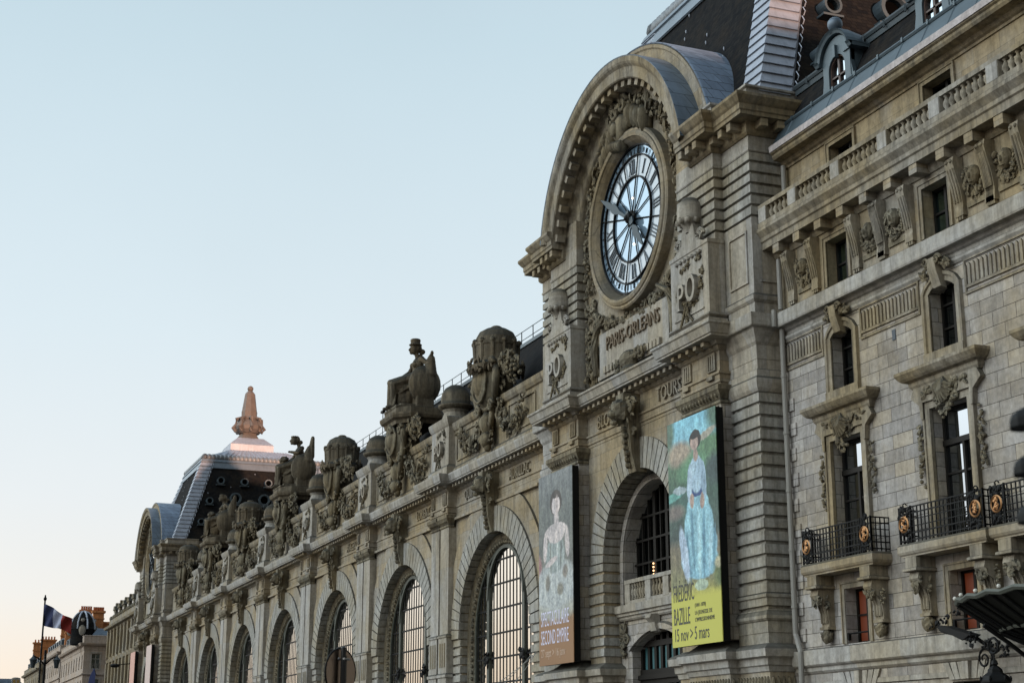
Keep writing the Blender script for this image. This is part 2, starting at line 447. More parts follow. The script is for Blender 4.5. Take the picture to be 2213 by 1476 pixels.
def paint(name, x0, x1, z0, z1, stops, layers, grain=.35, wob=.05, fig=None):
    """printed picture: vertical colour stops and soft-edged painted masses (cx,cz,rx,rz,angle,colour,softness) in 0..1 units of the panel"""
    m, nt, N, L, b = nodes(name)
    g = N.new('ShaderNodeNewGeometry'); P = g.outputs['Position']
    nn = N.new('ShaderNodeTexNoise'); L.new(P, nn.inputs['Vector']); nn.inputs['Scale'].default_value = 2.6; nn.inputs['Detail'].default_value = 6; nn.inputs['Roughness'].default_value = .7
    off = N.new('ShaderNodeVectorMath'); off.operation = 'SUBTRACT'; L.new(nn.outputs['Color'], off.inputs[0]); off.inputs[1].default_value = (.5, .5, .5)
    sc = N.new('ShaderNodeVectorMath'); sc.operation = 'SCALE'; L.new(off.outputs[0], sc.inputs[0]); sc.inputs['Scale'].default_value = wob * (z1 - z0)
    ad = N.new('ShaderNodeVectorMath'); ad.operation = 'ADD'; L.new(P, ad.inputs[0]); L.new(sc.outputs[0], ad.inputs[1])
    s = N.new('ShaderNodeSeparateXYZ'); L.new(ad.outputs[0], s.inputs[0]); s0 = N.new('ShaderNodeSeparateXYZ'); L.new(P, s0.inputs[0])
    u = mth(N, L, 'DIVIDE', mth(N, L, 'SUBTRACT', s.outputs[0], x0), x1 - x0)
    v = mth(N, L, 'DIVIDE', mth(N, L, 'SUBTRACT', s.outputs[2], z0), z1 - z0)
    v0 = mth(N, L, 'DIVIDE', mth(N, L, 'SUBTRACT', s0.outputs[2], z0), z1 - z0)
    col = ramp(N, L, v, stops)
    for cx, cz, rx, rz, ang, c, soft in layers:
        g_ = sum(c) / 3; c = tuple(q * .82 + g_ * .16 for q in c)
        if fig: cx, cz, rx, rz = fig[0] + (cx - fig[0]) * fig[2], fig[1] + (cz - fig[1]) * fig[3], rx * fig[2], rz * fig[3]
        du = mth(N, L, 'SUBTRACT', u, cx); dv = mth(N, L, 'MULTIPLY', mth(N, L, 'SUBTRACT', v, cz), (z1 - z0) / (x1 - x0))
        ca, sa = math.cos(R(ang)), math.sin(R(ang)); rz2 = rz * (z1 - z0) / (x1 - x0)
        a = mth(N, L, 'DIVIDE', mth(N, L, 'ADD', mth(N, L, 'MULTIPLY', du, ca), mth(N, L, 'MULTIPLY', dv, sa)), rx)
        d = mth(N, L, 'DIVIDE', mth(N, L, 'SUBTRACT', mth(N, L, 'MULTIPLY', dv, ca), mth(N, L, 'MULTIPLY', du, sa)), rz2)
        q = mth(N, L, 'ADD', mth(N, L, 'MULTIPLY', a, a), mth(N, L, 'MULTIPLY', d, d))
        k = N.new('ShaderNodeMapRange'); L.new(q, k.inputs[0]); k.inputs[1].default_value = 1 + soft; k.inputs[2].default_value = max(.02, 1 - soft); k.inputs[3].default_value = 0; k.inputs[4].default_value = 1
        col = mixc(N, L, k.outputs[0], col, c)
    col = mixc(N, L, 1.0, col, ramp(N, L, noisef(N, L, ad.outputs[0], 2.4, 4, .8, (1.6, 1, .7)), [(.32, (.62, .64, .66)), (.5, (1, 1, 1)), (.68, (1.45, 1.4, 1.3))]), 'MULTIPLY')
    gr = ramp(N, L, noisef(N, L, P, 9, 5, .75), [(.3, 1 - grain), (.7, 1 + grain)])
    pic = mixc(N, L, 1.0, col, gr, 'MULTIPLY')
    k = N.new('ShaderNodeMapRange'); L.new(v0, k.inputs[0]); k.inputs[1].default_value = .20; k.inputs[2].default_value = .235
    col = mixc(N, L, k.outputs[0], stops[0][1], pic)
    L.new(col, b.inputs['Base Color']); b.inputs['Roughness'].default_value = .55; b.inputs['Specular IOR Level'].default_value = .3
    return m

# ------------------------------------------------------------------ world, sun, camera
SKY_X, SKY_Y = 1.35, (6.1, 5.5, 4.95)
SUN_EL, SUN_AZ = 2.0, 2.0           # the sun stands just above the horizon behind the camera, beyond the right end of the street
w = bpy.data.worlds.new('World'); scene.world = w; w.use_nodes = True
N, L = w.node_tree.nodes, w.node_tree.links; bg = N['Background']
sky = N.new('ShaderNodeTexSky'); sky.sky_type = 'NISHITA'; sky.sun_disc = False; sky.sun_elevation = R(6); sky.sun_rotation = R(90 - SUN_AZ); sky.air_density = 1; sky.dust_density = 1.5; sky.ozone_density = 1.2
tc = N.new('ShaderNodeTexCoord'); sp = N.new('ShaderNodeSeparateXYZ'); L.new(tc.outputs['Generated'], sp.inputs[0])
el = ramp(N, L, sp.outputs[2], [(0.0, (1.08, .88, .70)), (.05, (1.07, .94, .81)), (.095, (.99, .965, .93)), (.155, (.91, .95, .975)), (.257, (.80, .91, .97)), (.435, (.64, .80, .885)), (.75, (.42, .54, .66)), (1.0, (.32, .42, .54))])
nb = N.new('ShaderNodeMix'); nb.data_type = 'RGBA'; nb.inputs[0].default_value = .9
sc = N.new('ShaderNodeVectorMath'); sc.operation = 'SCALE'; L.new(sky.outputs[0], sc.inputs[0]); sc.inputs['Scale'].default_value = .1
cs = N.new('ShaderNodeVectorMath'); cs.operation = 'SCALE'; L.new(el, cs.inputs[0]); cs.inputs['Scale'].default_value = 1.0
# sky shaped to light the front: warm glow added riverward, right side dimmed
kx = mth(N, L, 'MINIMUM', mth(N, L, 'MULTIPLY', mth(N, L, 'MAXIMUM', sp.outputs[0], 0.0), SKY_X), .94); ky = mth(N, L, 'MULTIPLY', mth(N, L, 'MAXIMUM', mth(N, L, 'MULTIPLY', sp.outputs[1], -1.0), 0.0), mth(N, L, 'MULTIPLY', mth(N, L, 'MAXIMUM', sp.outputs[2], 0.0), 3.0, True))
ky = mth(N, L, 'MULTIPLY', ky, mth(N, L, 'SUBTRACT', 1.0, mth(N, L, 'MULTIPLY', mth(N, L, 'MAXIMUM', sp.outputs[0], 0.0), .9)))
# added dimming low across the river, left of the view, to darken undersides
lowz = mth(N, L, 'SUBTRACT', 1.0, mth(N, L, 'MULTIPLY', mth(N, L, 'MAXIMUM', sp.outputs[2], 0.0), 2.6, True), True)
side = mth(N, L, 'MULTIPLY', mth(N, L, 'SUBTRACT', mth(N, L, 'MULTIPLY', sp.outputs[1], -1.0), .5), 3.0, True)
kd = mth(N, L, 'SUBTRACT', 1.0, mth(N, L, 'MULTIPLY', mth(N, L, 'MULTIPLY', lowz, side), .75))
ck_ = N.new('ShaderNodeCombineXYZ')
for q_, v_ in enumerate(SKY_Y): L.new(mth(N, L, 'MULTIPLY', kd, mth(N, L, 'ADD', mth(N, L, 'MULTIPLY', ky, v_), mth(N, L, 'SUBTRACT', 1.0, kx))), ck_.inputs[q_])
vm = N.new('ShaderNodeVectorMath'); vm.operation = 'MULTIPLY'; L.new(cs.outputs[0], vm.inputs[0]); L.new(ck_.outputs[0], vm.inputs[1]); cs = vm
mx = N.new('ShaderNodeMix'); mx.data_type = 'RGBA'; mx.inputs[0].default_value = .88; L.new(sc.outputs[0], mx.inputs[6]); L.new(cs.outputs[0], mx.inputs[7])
# faint high mottling of thin cirrus
cn = N.new('ShaderNodeTexNoise'); L.new(tc.outputs['Generated'], cn.inputs['Vector']); cn.inputs['Scale'].default_value = 3.0; cn.inputs['Detail'].default_value = 5
cr = ramp(N, L, cn.outputs[0], [(.35, .975), (.7, 1.02)])
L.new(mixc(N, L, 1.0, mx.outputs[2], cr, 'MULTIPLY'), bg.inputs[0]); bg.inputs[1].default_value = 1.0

ld = bpy.data.lights.new('sun', 'SUN'); ld.energy = 5.0; ld.angle = R(.5); ld.color = (1.0, .60, .42)
so = bpy.data.objects.new('sun', ld); COL.objects.link(so)
d = Vector((math.cos(R(SUN_AZ)) * math.cos(R(SUN_EL)), math.sin(R(SUN_AZ)) * math.cos(R(SUN_EL)), math.sin(R(SUN_EL))))
so.rotation_euler = (-d).to_track_quat('-Z', 'Y').to_euler(); so.location = (30, 0, 60)

cam = bpy.data.cameras.new('camera'); co = bpy.data.objects.new('camera', cam); COL.objects.link(co); scene.camera = co
cam.sensor_width = 36; cam.lens = 3380 / 2213 * 36; cam.clip_end = 3000; cam.clip_start = .2
co.location = (0, -24, 0); co.rotation_euler = (R(90 + 14.863), 0, R(90 - 21.087))
cam.dof.use_dof = True; cam.dof.focus_distance = 52; cam.dof.aperture_fstop = 3.0
scene.view_settings.view_transform = 'Standard'; scene.view_settings.look = 'None'; scene.view_settings.exposure = 0; scene.view_settings.gamma = 1

# ------------------------------------------------------------------ ground, road
def structure(o, kind='structure'): o['kind'] = kind; return o
gm, nt, N2, L2, b2 = nodes('asphalt'); g_ = N2.new('ShaderNodeNewGeometry')
L2.new(ramp(N2, L2, noisef(N2, L2, g_.outputs['Position'], 3, 6, .7), [(.3, (.035, .033, .03)), (.7, (.06, .056, .052))]), b2.inputs['Base Color']); b2.inputs['Roughness'].default_value = .9
mb = MB(); mb.add([(-900, -600, -1.6), (500, -600, -1.6), (500, 600, -1.6), (-900, 600, -1.6)], [(0, 1, 2, 3)]); structure(mb.build('ground', gm))
pv = simple('pavement_stone', (.14, .13, .12), .85)
mb = MB(); mb.box(-300, 60, -5.2, 1.0, -1.6, -1.46); structure(mb.build('pavement', pv))

# ------------------------------------------------------------------ lettering and ornaments shared
def monogram(cx, y, z, parent, s=1.0, rnd=None):
    a, b = MB(), MB(); px_, pz_, t_ = cx - .62 * s, z - .55 * s, .15 * s      # raised capitals with heavy strokes
    a.prism([(px_, pz_), (px_ + t_, pz_), (px_ + t_, pz_ + .98 * s), (px_, pz_ + .98 * s)], y - .2, y + .02)
    for q in (-.06, ): a.prism([(px_ + q * s, pz_), (px_ + t_ + .06 * s, pz_), (px_ + t_ + .06 * s, pz_ + .07 * s), (px_ + q * s, pz_ + .07 * s)], y - .21, y + .02)
    hc, hz_ = px_ + t_ + .12 * s, pz_ + .71 * s
    o_ = [(hc + .25 * s * math.sin(R(18 * k)), hz_ + .27 * s * math.cos(R(18 * k))) for k in range(11)]; i_ = [(hc + .11 * s * math.sin(R(18 * k)), hz_ + .14 * s * math.cos(R(18 * k))) for k in range(11)]
    for p0, p1, p2, p3 in zip(o_, o_[1:], i_[1:], i_): a.prism([p0, p1, p2, p3], y - .2, y + .02)
    for zz in (hz_ + .14 * s, hz_ - .27 * s): a.prism([(px_ + t_ * .5, zz), (hc, zz), (hc, zz + .13 * s), (px_ + t_ * .5, zz + .13 * s)], y - .198, y + .02)
    b.arcsweep([(cx + .40 * s + .30 * s * math.cos(2 * PI * k / 28), z + .12 * s + .44 * s * math.sin(2 * PI * k / 28), math.cos(2 * PI * k / 28), math.sin(2 * PI * k / 28)) for k in range(28)], [(.07 * s, y + .02), (.07 * s, y - .2), (-.08 * s, y - .2), (-.08 * s, y + .02)], True)
    merge(a, b).build('monogram', M['plain'], parent)
    f = MB()
    foliage(f, [(cx - .85 * s, z + .2 * s), (cx - .75 * s, z - .25 * s), (cx - .1 * s, z - .4 * s), (cx + .6 * s, z - .3 * s), (cx + .98 * s, z + .2 * s), (cx + .95 * s, z + 1.15 * s), (cx + .6 * s, z + 1.25 * s)], 80, .13 * s, rnd, .13 * s, y - .01, .08)
    foliage(f, [(cx - .1 * s, z - .5 * s), (cx - .25 * s, z - 1.0 * s)], 12, .13 * s, rnd, .12 * s, y, .08)
    foliage(f, [(cx - .6 * s, z + 1.02 * s), (cx + .1 * s, z + 1.15 * s)], 16, .12 * s, rnd, .09 * s, y, .06)
    f.tube([(cx - .2 * s, y - .08, z - .5 * s), (cx - .35 * s, y - .1, z - .8 * s), (cx - .6 * s, y - .08, z - 1.15 * s)], .055 * s)
    f.tube([(cx + .0, y - .08, z - .5 * s), (cx + .05, y - .1, z - .8 * s), (cx + .35 * s, y - .08, z - 1.1 * s)], .055 * s)
    f.build('leaf_carving', M['carve'], parent)

def scroll(mb, c, r, turns=1.6, t=.07, dirn=1, y=0):
    pts = []; rad = []
    for i in range(26):
        u = i / 25; a = u * turns * 2 * PI; q = r * (1 - .82 * u)
        pts.append((c[0] + dirn * q * math.cos(a), y - .05 * u, c[1] + q * math.sin(a))); rad.append(t * (1 - .45 * u))
    mb.tube(pts, rad, 6)

def keystone(mb, cx, ztop, zbot, y, rnd, w=.9):
    """lion-like mask on a tapering console with a fruit drop, projecting from the arch crown"""
    h = ztop - zbot
    mb.prism_x([(y, ztop), (y - .62, ztop), (y - .66, ztop - .2 * h), (y - .42, ztop - .42 * h), (y - .34, zbot + .25 * h), (y - .16, zbot), (y + .25, zbot), (y + .25, ztop)], cx - w * .3, cx + w * .3)
    mb.ell((cx, y - .62, ztop - .22 * h), (.44 * w, .36, .42), nu=12, nv=9, rough=.25, seed=3)
    mb.ell((cx, y - .92, ztop - .27 * h), (.2 * w, .2, .16), nu=8, nv=6)           # muzzle
    mb.ell((cx, y - .86, ztop - .38 * h), (.17 * w, .14, .1), nu=8, nv=6)          # jaw
    for s_ in (-1, 1):
        mb.ell((cx + s_ * .17 * w, y - .86, ztop - .17 * h), (.1, .1, .07), nu=7, nv=5)
        scroll(mb, (cx + s_ * .5 * w, ztop - .16 * h), .26, 1.5, .09, s_, y - .35)
        scroll(mb, (cx + s_ * .36 * w, ztop - .5 * h), .16, 1.4, .07, s_, y - .25)
    for k in range(30):
        a = rnd.uniform(0, 2 * PI); mb.leaf((cx + .5 * w * math.cos(a), y - .5 + .15 * rnd.random(), ztop - .22 * h + .48 * math.sin(a)), .2, rnd)
    for k in range(7):
        z = ztop - .46 * h - k * .075 * h; mb.ell((cx + .06 * math.sin(k * 2), y - .46 + k * .03, z), (.17 - .012 * k, .15, .12), nu=8, nv=6, rough=.3, seed=k)
        for s_ in (-1, 1): mb.leaf((cx + s_ * .17, y - .38 + k * .03, z), .13, rnd)

def finial_cap(mb, cx, y, z, s=1.0):
    """half-egg shell finial in a leafy cup"""
    mb.lathe(cx, y, [(.22 * s, z), (.24 * s, z + .12 * s), (.36 * s, z + .3 * s), (.56 * s, z + .5 * s), (.60 * s, z + .62 * s), (.57 * s, z + .66 * s), (.58 * s, z + .95 * s), (.5 * s, z + 1.3 * s), (.32 * s, z + 1.55 * s), (.0, z + 1.63 * s)], 18)
    for k in range(9):
        a = 2 * PI * k / 9; mb.ell((cx + .5 * s * math.cos(a), y + .5 * s * math.sin(a), z + .5 * s), (.15 * s, .15 * s, .17 * s), nu=7, nv=5)

# ------------------------------------------------------------------ station hall (seven arches)
hall = thing('station_hall', 'long stone hall with seven tall arched windows and a sculpted parapet', 'building', (-109, 1, -1.6))
PIERS = [-74.28 - 14 * k for k in range(6)]
ARCH = [-67.28 - 14 * k for k in range(7)]
XL, XR = -158.8, -59.4
YW = 1.05
mb = MB()
edges = [XL] + [(a + b) / 2 for a, b in zip(ARCH[::-1], ARCH[::-1][1:])] + [XR]
for i, cx in enumerate(ARCH[::-1]):
    wall_arch(mb, edges[i], edges[i + 1], -1.5, 12.1, cx, 5.45, 4.6, YW + .12, .55, 30)
mb.box(XL, XR, YW + .75, 16, -1.5, 2.6)
mb.build('wall', M['smooth'], hall)
for cx in ARCH:      # raised band round each arch, cut off by the horizontal string
    mb = MB(); vs = []; n = 48
    for i in range(n + 1):
        a = R(165 - 150 * i / n); ro = min(6.7, 5.85 / max(math.sin(a), .01)); c_, s_ = math.cos(a), math.sin(a)
        vs += [(cx + 5.6 * c_, YW, 5.45 + 5.6 * s_), (cx + ro * c_, YW, 5.45 + ro * s_), (cx + ro * c_, YW + .14, 5.45 + ro * s_)]
    mb.add(vs, [(i * 3 + j, i * 3 + 3 + j, i * 3 + 4 + j, i * 3 + 1 + j) for i in range(n) for j in range(2)])
    mb.box(cx - 5.5, cx + 5.5, YW - .06, YW + .14, 11.3, 11.42)
    mb.build('arch_band', M['smooth'], hall)
mb = MB(); mb2 = MB()
for i in range(6):
    x = PIERS[i]
    for s_ in (-1, 1):
        xa, xb = (x + 1.36, x + 2.44) if s_ > 0 else (x - 2.44, x - 1.36)
        rust(mb2, [(xa, YW + .6), (xa, YW), (xb, YW), (xb, YW + .6)], -1.2, 5.45, h=.41)
for xa, xb in ((ARCH[0] + 4.56, XR), (XL, ARCH[6] - 4.56)):
    rust(mb2, [(xa, YW + .6), (xa, YW), (xb, YW), (xb, YW + .6)], -1.2, 5.45, h=.41)
build_each(mb2, 'banded_pier', M['rust'], hall, .02)
rnd = random.Random(3)
for k, cx in enumerate(ARCH):
    v = MB(); voussoirs(v, cx, 5.45, 4.56, 5.72, YW - .1, YW + .62, 35, gap=.06); v.build('voussoir_arch', M['rust'], hall)
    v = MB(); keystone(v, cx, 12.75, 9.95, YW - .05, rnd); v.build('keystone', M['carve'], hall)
    v = MB()     # inner moulded frame with bead ornament
    v.arcsweep(arch_path(cx, 5.45, 4.62, -1.4, 36), [(0, YW + .5), (-.12, YW + .34), (-.2, YW + .40), (-.32, YW + .40), (-.40, YW + .46), (-.56, YW + .48), (-.6, YW + .54), (-.6, YW + .9)])
    for p in arch_path(cx, 5.45, 4.12, .2, 44)[1:-1]: v.ell((p[0], YW + .43, p[1]), (.1, .07, .1), nu=6, nv=5)
    for j in range(18):
        for s_ in (-1, 1): v.ell((cx + s_ * 4.12, YW + .43, .4 + j * .29), (.09, .08, .1), nu=6, nv=5)
    v.build('arch_frame', M['carve'], hall)
    # window: mirror-like glass, black bars, grey green mullions
    g = MB(); yg = YW + .64
    g.add([(p[0], yg, p[1]) for p in arch_path(cx, 5.45, 4.04, -1.3, 36)], [tuple(range(39))])
    win = g.build('window', M['glass'], hall)
    f = MB()
    for j in range(-9, 10):
        x = j * .42
        if abs(abs(x) - 2.25) < .15: continue
        zt = 5.45 + math.sqrt(max(0, 3.98 ** 2 - x * x)); f.box(cx + x - .045, cx + x + .045, yg - .018, yg - .003, -1.3, zt)
    for z in (-.1, 1.02, 2.15, 3.28, 4.4, 5.5, 6.62, 7.75, 8.85):
        h = 3.98 if z < 5.45 else math.sqrt(max(.1, 3.98 ** 2 - (z - 5.45) ** 2))
        f.box(cx - h, cx + h, yg - .03, yg - .019, z - .04, z + .04)
    f.build('window_bars', M['iron'], win)
    f = MB()
    f.arcsweep(arch_path(cx, 5.45, 4.04, -1.3, 30), [(0, yg - .02), (0, yg - .1), (-.14, yg - .1), (-.14, yg - .02)])
    for s_ in (-1, 1): f.box(cx + s_ * 2.25 - .15, cx + s_ * 2.25 + .15, yg - .09, yg - .003, -1.3, 8.75)
    f.arcsweep(arc_pts(cx, 7.1, 2.2, 0, 180, 20), [(0, yg - .02), (0, yg - .14), (.16, yg - .14), (.16, yg - .02)])
    f.build('mullion', M['greeniron'], win)
    f = MB()
    for s_ in (-1, 1):
        for q in range(14): f.leaf((cx + s_ * 2.25 + rnd.uniform(-.2, .2), yg - .15 + rnd.uniform(-.05, .05), 4.35 + rnd.uniform(-.3, .3)), .15, rnd)
        f.ell((cx + s_ * 2.25, yg - .12, 4.35), (.18, .08, .2))
    build_each(f, 'iron_rosette', M['iron'], win, .3)

# coupled pilasters, bases, capitals
for i in range(6):
    x = PIERS[i]
    for s_ in (-1, 1):
        xa, xb = (x + .11, x + 1.34) if s_ > 0 else (x - 1.34, x - .11)
        p = MB(); p.box(xa, xb, .78, YW + .2, 5.75, 11.0)
        p.box(xa, xb, .72, YW + .2, 3.9, 5.62); p.sweep([(xa, YW), (xa, .74), (xb, .74), (xb, YW)], [(0, 5.6), (.06, 5.62), (.08, 5.7), (0, 5.78)])
        p.box(xa, xb, .70, YW + .2, -1.2, 3.7); p.sweep([(xa, YW), (xa, .72), (xb, .72), (xb, YW)], [(0, 3.68), (.08, 3.72), (.08, 3.84), (0, 3.92)])
        pil = p.build('pilaster', M['plain'], hall)
        p = MB()
        for k in range(3):
            cxs = xa + .28 + k * .34; p.box(cxs - .09, cxs + .09, .705, .745, 4.2, 5.35)
        p.build('flutes', M['carve'], pil)
        p = MB(); p.sweep([(xa, YW), (xa, .78), (xb, .78), (xb, YW)], [(0, 10.95), (.05, 11.0), (.05, 11.08), (0, 11.12), (.03, 11.15), (.18, 11.38), (.2, 11.4), (.2, 11.56), (0, 11.56)])
        for k in range(6): p.ell((xa + .12 + k * .2, .70, 11.27), (.07, .1, .09), nu=6, nv=5)
        p.build('capital', M['carve'], pil)

def plan(xl, xr, piers, hw, y0, y1, yend=None):
    """plan path: wall plane y0 with blocks breaking forward to y1"""
    P = [(xl, y0)]
    for x in sorted(piers):
        P += [(x - hw, y0), (x - hw, y1), (x + hw, y1), (x + hw, y0)]
    P.append((xr, y0)); return P
fp = plan(XL, XR, PIERS, 1.34, 1.2, .73)
mb = MB(); mb.sweep(fp, [(-.4, 11.56), (0, 11.56), (.0, 11.66), (.04, 11.68), (.04, 11.92), (.09, 11.95), (.09, 12.02), (0, 12.04), (0, 12.72), (.06, 12.76), (.12, 12.84), (.12, 12.88), (-.4, 12.88)])
mb.build('frieze', M['smooth'], hall)
mb = MB(); mb.sweep(fp, [(0, 12.88), (.2, 12.9), (.26, 13.0), (.26, 13.02), (.62, 13.04), (.62, 13.1), (.66, 13.12), (.73, 13.40), (.73, 13.49), (-.3, 13.52)])
mb.build('cornice', M['plain'], hall)
def dentils(mb, path, o, z0, z1, depth, w=.17, step=.43):
    for (x0, y0), (x1, y1) in zip(path, path[1:]):
        if abs(y1 - y0) > 1e-3: continue
        n = max(1, int((x1 - x0) / step)); st = (x1 - x0) / n
        for k in range(n):
            x = x0 + st * (k + .5); mb.box(x - w / 2, x + w / 2, y0 - o - depth, y0 - o + .1, z0, z1)
mb = MB(); dentils(mb, fp, .12, 12.86, 13.0, .36, .2, .46)
nb_ = [(mb.v[i * 8:(i + 1) * 8]) for i in range(len(mb.v) // 8)]; nb_.sort(key=lambda q: -q[0][0]); near_d, far_d = MB(), MB()
for i, q in enumerate(nb_): (near_d if i < 98 else far_d).add(q, [(0, 2, 3, 1), (4, 5, 7, 6), (0, 1, 5, 4), (2, 6, 7, 3), (0, 4, 6, 2), (1, 3, 7, 5)])
build_each(near_d, 'dentil', M['smooth'], hall, .01); far_d.build('dentil', M['smooth'], hall)['kind'] = 'stuff'
mb = MB()
for x in PIERS:
    for s_ in (-1, 1):
        xx = x + s_ * .9; mb.box(xx - .26, xx + .26, .66, .74, 12.1, 12.7)
        for q in (-.13, 0, .13): mb.box(xx + q - .03, xx + q + .03, .62, .7, 12.15, 12.62)
        mb.box(xx - .2, xx + .2, .6, .74, 11.8, 11.92)
build_each(mb, 'triglyph', M['mould'], hall, .05)
def name_on_frieze(txt, x, y, parent, h=.5, sx=.8):
    text_mb(txt, x, 12.13, y, h, .12, sx, bold=0).build('lettering', M['smooth'], parent)
for txt, x in (('QUIMPER', ARCH[0] - 3.2), ('AURILLAC', ARCH[0] + 3.0), ('VANNES', ARCH[1] - 3.2), ('LORIENT', ARCH[1] + 3.1), ('ANGERS', ARCH[2] + 3.0), ('NANTES', ARCH[2] - 3.2)):
    name_on_frieze(txt, x, 1.17, hall)

# parapet with panels, monogram pedestals, cartouches, crowns
pp = plan(XL, XR, [], 1, 1.06, .7)
mb = MB(); mb.sweep([(XL, 1.06), (XR, 1.06)], [(-.6, 13.5), (.12, 13.5), (.12, 13.85), (.05, 13.95), (0, 14.0), (0, 15.75), (.08, 15.8), (.16, 15.95), (.2, 16.15), (.05, 16.25), (-.6, 16.25)])
for cx in ARCH:
    for s_ in (-1, 1):
        xa, xb = sorted((cx + s_ * 2.0, cx + s_ * 5.2)); z0, z1 = 14.25, 15.5
        for q in ((xa, xb, z0 - .06, z0), (xa, xb, z1, z1 + .06), (xa - .06, xa, z0, z1), (xb, xb + .06, z0, z1)): mb.box(q[0], q[1], 1.0, 1.08, q[2], q[3])
mb.build('parapet', M['mould'], hall)
for i, x in enumerate(PIERS):
    p = MB(); pa = [(x - 1.34, 1.5), (x - 1.34, .73), (x + 1.34, .73), (x + 1.34, 1.5)]
    p.sweep(pa, [(.14, 13.5), (.14, 13.95), (.1, 14.02), (.03, 14.1), (0, 14.12), (0, 16.05), (.05, 16.12), (.12, 16.3), (.16, 16.5), (.02, 16.58), (-.76, 16.6)])
    p.box(x - 1.325, x + 1.325, .9, 2.0, 13.5, 16.5)
    p.lathe(x, 1.55, [(.75, 16.5), (.7, 16.7), (.6, 17.0), (.7, 17.15)], 16)
    ped = p.build('pedestal', M['plain'], hall); ped['label'] = 'stone pedestal with PO monogram'
    p = MB(); p.lathe(x, 1.55, [(.5, 17.1), (.82, 17.22), (.92, 17.32), (.92, 17.4), (.76, 17.46), (.78, 17.7), (.72, 18.0), (.55, 18.3), (.3, 18.46), (0, 18.5)], 18)
    p.build('finial', M['weather'], ped, smooth=True)
    monogram(x, .73, 14.95, ped, .78, rnd)
def cartouche(cx, ztop, zbot, y, parent, rnd, crown):
    """bulging oval shield with scrolled edges, a hanging mask and garlands of fruit either side"""
    zc = (ztop + zbot) / 2 + .35; h = (ztop - zbot) / 2
    s = MB(); s.ell((cx, y + .2, zc), (1.22, .78, h * .9), nu=24, nv=16)
    s.ell((cx, y + .0, zc + .05), (.72, .74, h * .6), nu=20, nv=12)
    s.tube([(cx + .86 * math.cos(t * PI / 12), y - .42, zc + .05 + h * .68 * math.sin(t * PI / 12)) for t in range(24)], .07, 6, True)
    s.ell((cx, y + .6, zc), (1.3, .5, h * 1.0), nu=16, nv=10)
    s.tube([(cx + 1.12 * math.cos(t * PI / 12), y, zc + h * .84 * math.sin(t * PI / 12)) for t in range(24)], .15, 6, True)
    scroll(s, (cx, ztop - .35), .42, 1.7, .16, 1, y - .45)
    for d_ in (-1, 1):
        scroll(s, (cx + d_ * 1.0, ztop - .2), .34, 1.5, .13, d_, y - .2)
        scroll(s, (cx + d_ * .85, zbot + .55), .3, 1.5, .12, d_, y - .15)
        s.tube([(cx + d_ * 1.15, y, zc + .9), (cx + d_ * 1.45, y - .12, zc + .2), (cx + d_ * 1.25, y - .1, zc - .6), (cx + d_ * .7, y - .05, zbot + .2), (cx + d_ * .3, y, zbot - .6)], [.16, .2, .17, .14, .1], 7)
    s.ell((cx, y, zbot - .15), (.34, .36, .55), nu=10, nv=8, rough=.3); s.ell((cx, y - .05, zbot - .9), (.36, .32, .36), nu=10, nv=8, rough=.4); s.ell((cx, y, zbot - 1.25), (.2, .2, .25), nu=8, nv=6)
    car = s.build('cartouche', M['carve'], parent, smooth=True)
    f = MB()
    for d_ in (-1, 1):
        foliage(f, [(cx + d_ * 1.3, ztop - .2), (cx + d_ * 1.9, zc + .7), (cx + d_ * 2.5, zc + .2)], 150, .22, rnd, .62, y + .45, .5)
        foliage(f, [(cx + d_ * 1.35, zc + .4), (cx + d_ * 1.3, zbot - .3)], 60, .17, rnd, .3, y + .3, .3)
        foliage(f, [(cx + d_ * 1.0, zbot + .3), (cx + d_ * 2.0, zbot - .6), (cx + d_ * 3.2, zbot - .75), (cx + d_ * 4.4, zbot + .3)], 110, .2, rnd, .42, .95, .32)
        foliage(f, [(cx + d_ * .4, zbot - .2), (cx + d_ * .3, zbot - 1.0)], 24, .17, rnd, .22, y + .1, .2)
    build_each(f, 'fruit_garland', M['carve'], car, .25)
    if crown:
        c = MB(); yc = 1.15; z = ztop
        c.lathe(cx, yc, [(1.0, z - .45), (1.34, z - .28), (1.36, z - .1), (1.15, z + .02), (1.08, z + .1), (1.06, z + .3), (1.08, z + .85), (1.12, z + .9), (1.12, z + 1.05), (1.0, z + 1.08), (.98, z + 1.3), (.82, z + 1.6), (.52, z + 1.78), (.26, z + 1.8), (.26, z + 1.9), (.18, z + 1.95), (0, z + 1.96)], 24)
        for k in range(12):
            a = 2 * PI * k / 12; c.tube([(cx + 1.0 * math.cos(a), yc + 1.0 * math.sin(a), z + .1), (cx + 1.06 * math.cos(a), yc + 1.06 * math.sin(a), z + .95)], .1, 6)
            c.ell((cx + 1.08 * math.cos(a), yc + 1.08 * math.sin(a), z + 1.06), (.13, .13, .15), nu=7, nv=5)
            c.tube([(cx + .95 * math.cos(a), yc + .95 * math.sin(a), z + 1.25), (cx + .7 * math.cos(a), yc + .7 * math.sin(a), z + 1.6)], .05, 5)
        for k in range(60):
            a = rnd.uniform(0, 2 * PI); c.leaf((cx + 1.35 * math.cos(a), yc + 1.3 * math.sin(a), z - .15 + rnd.uniform(-.3, .25)), .24, rnd)
        c.build('crown', M['weather'], car)
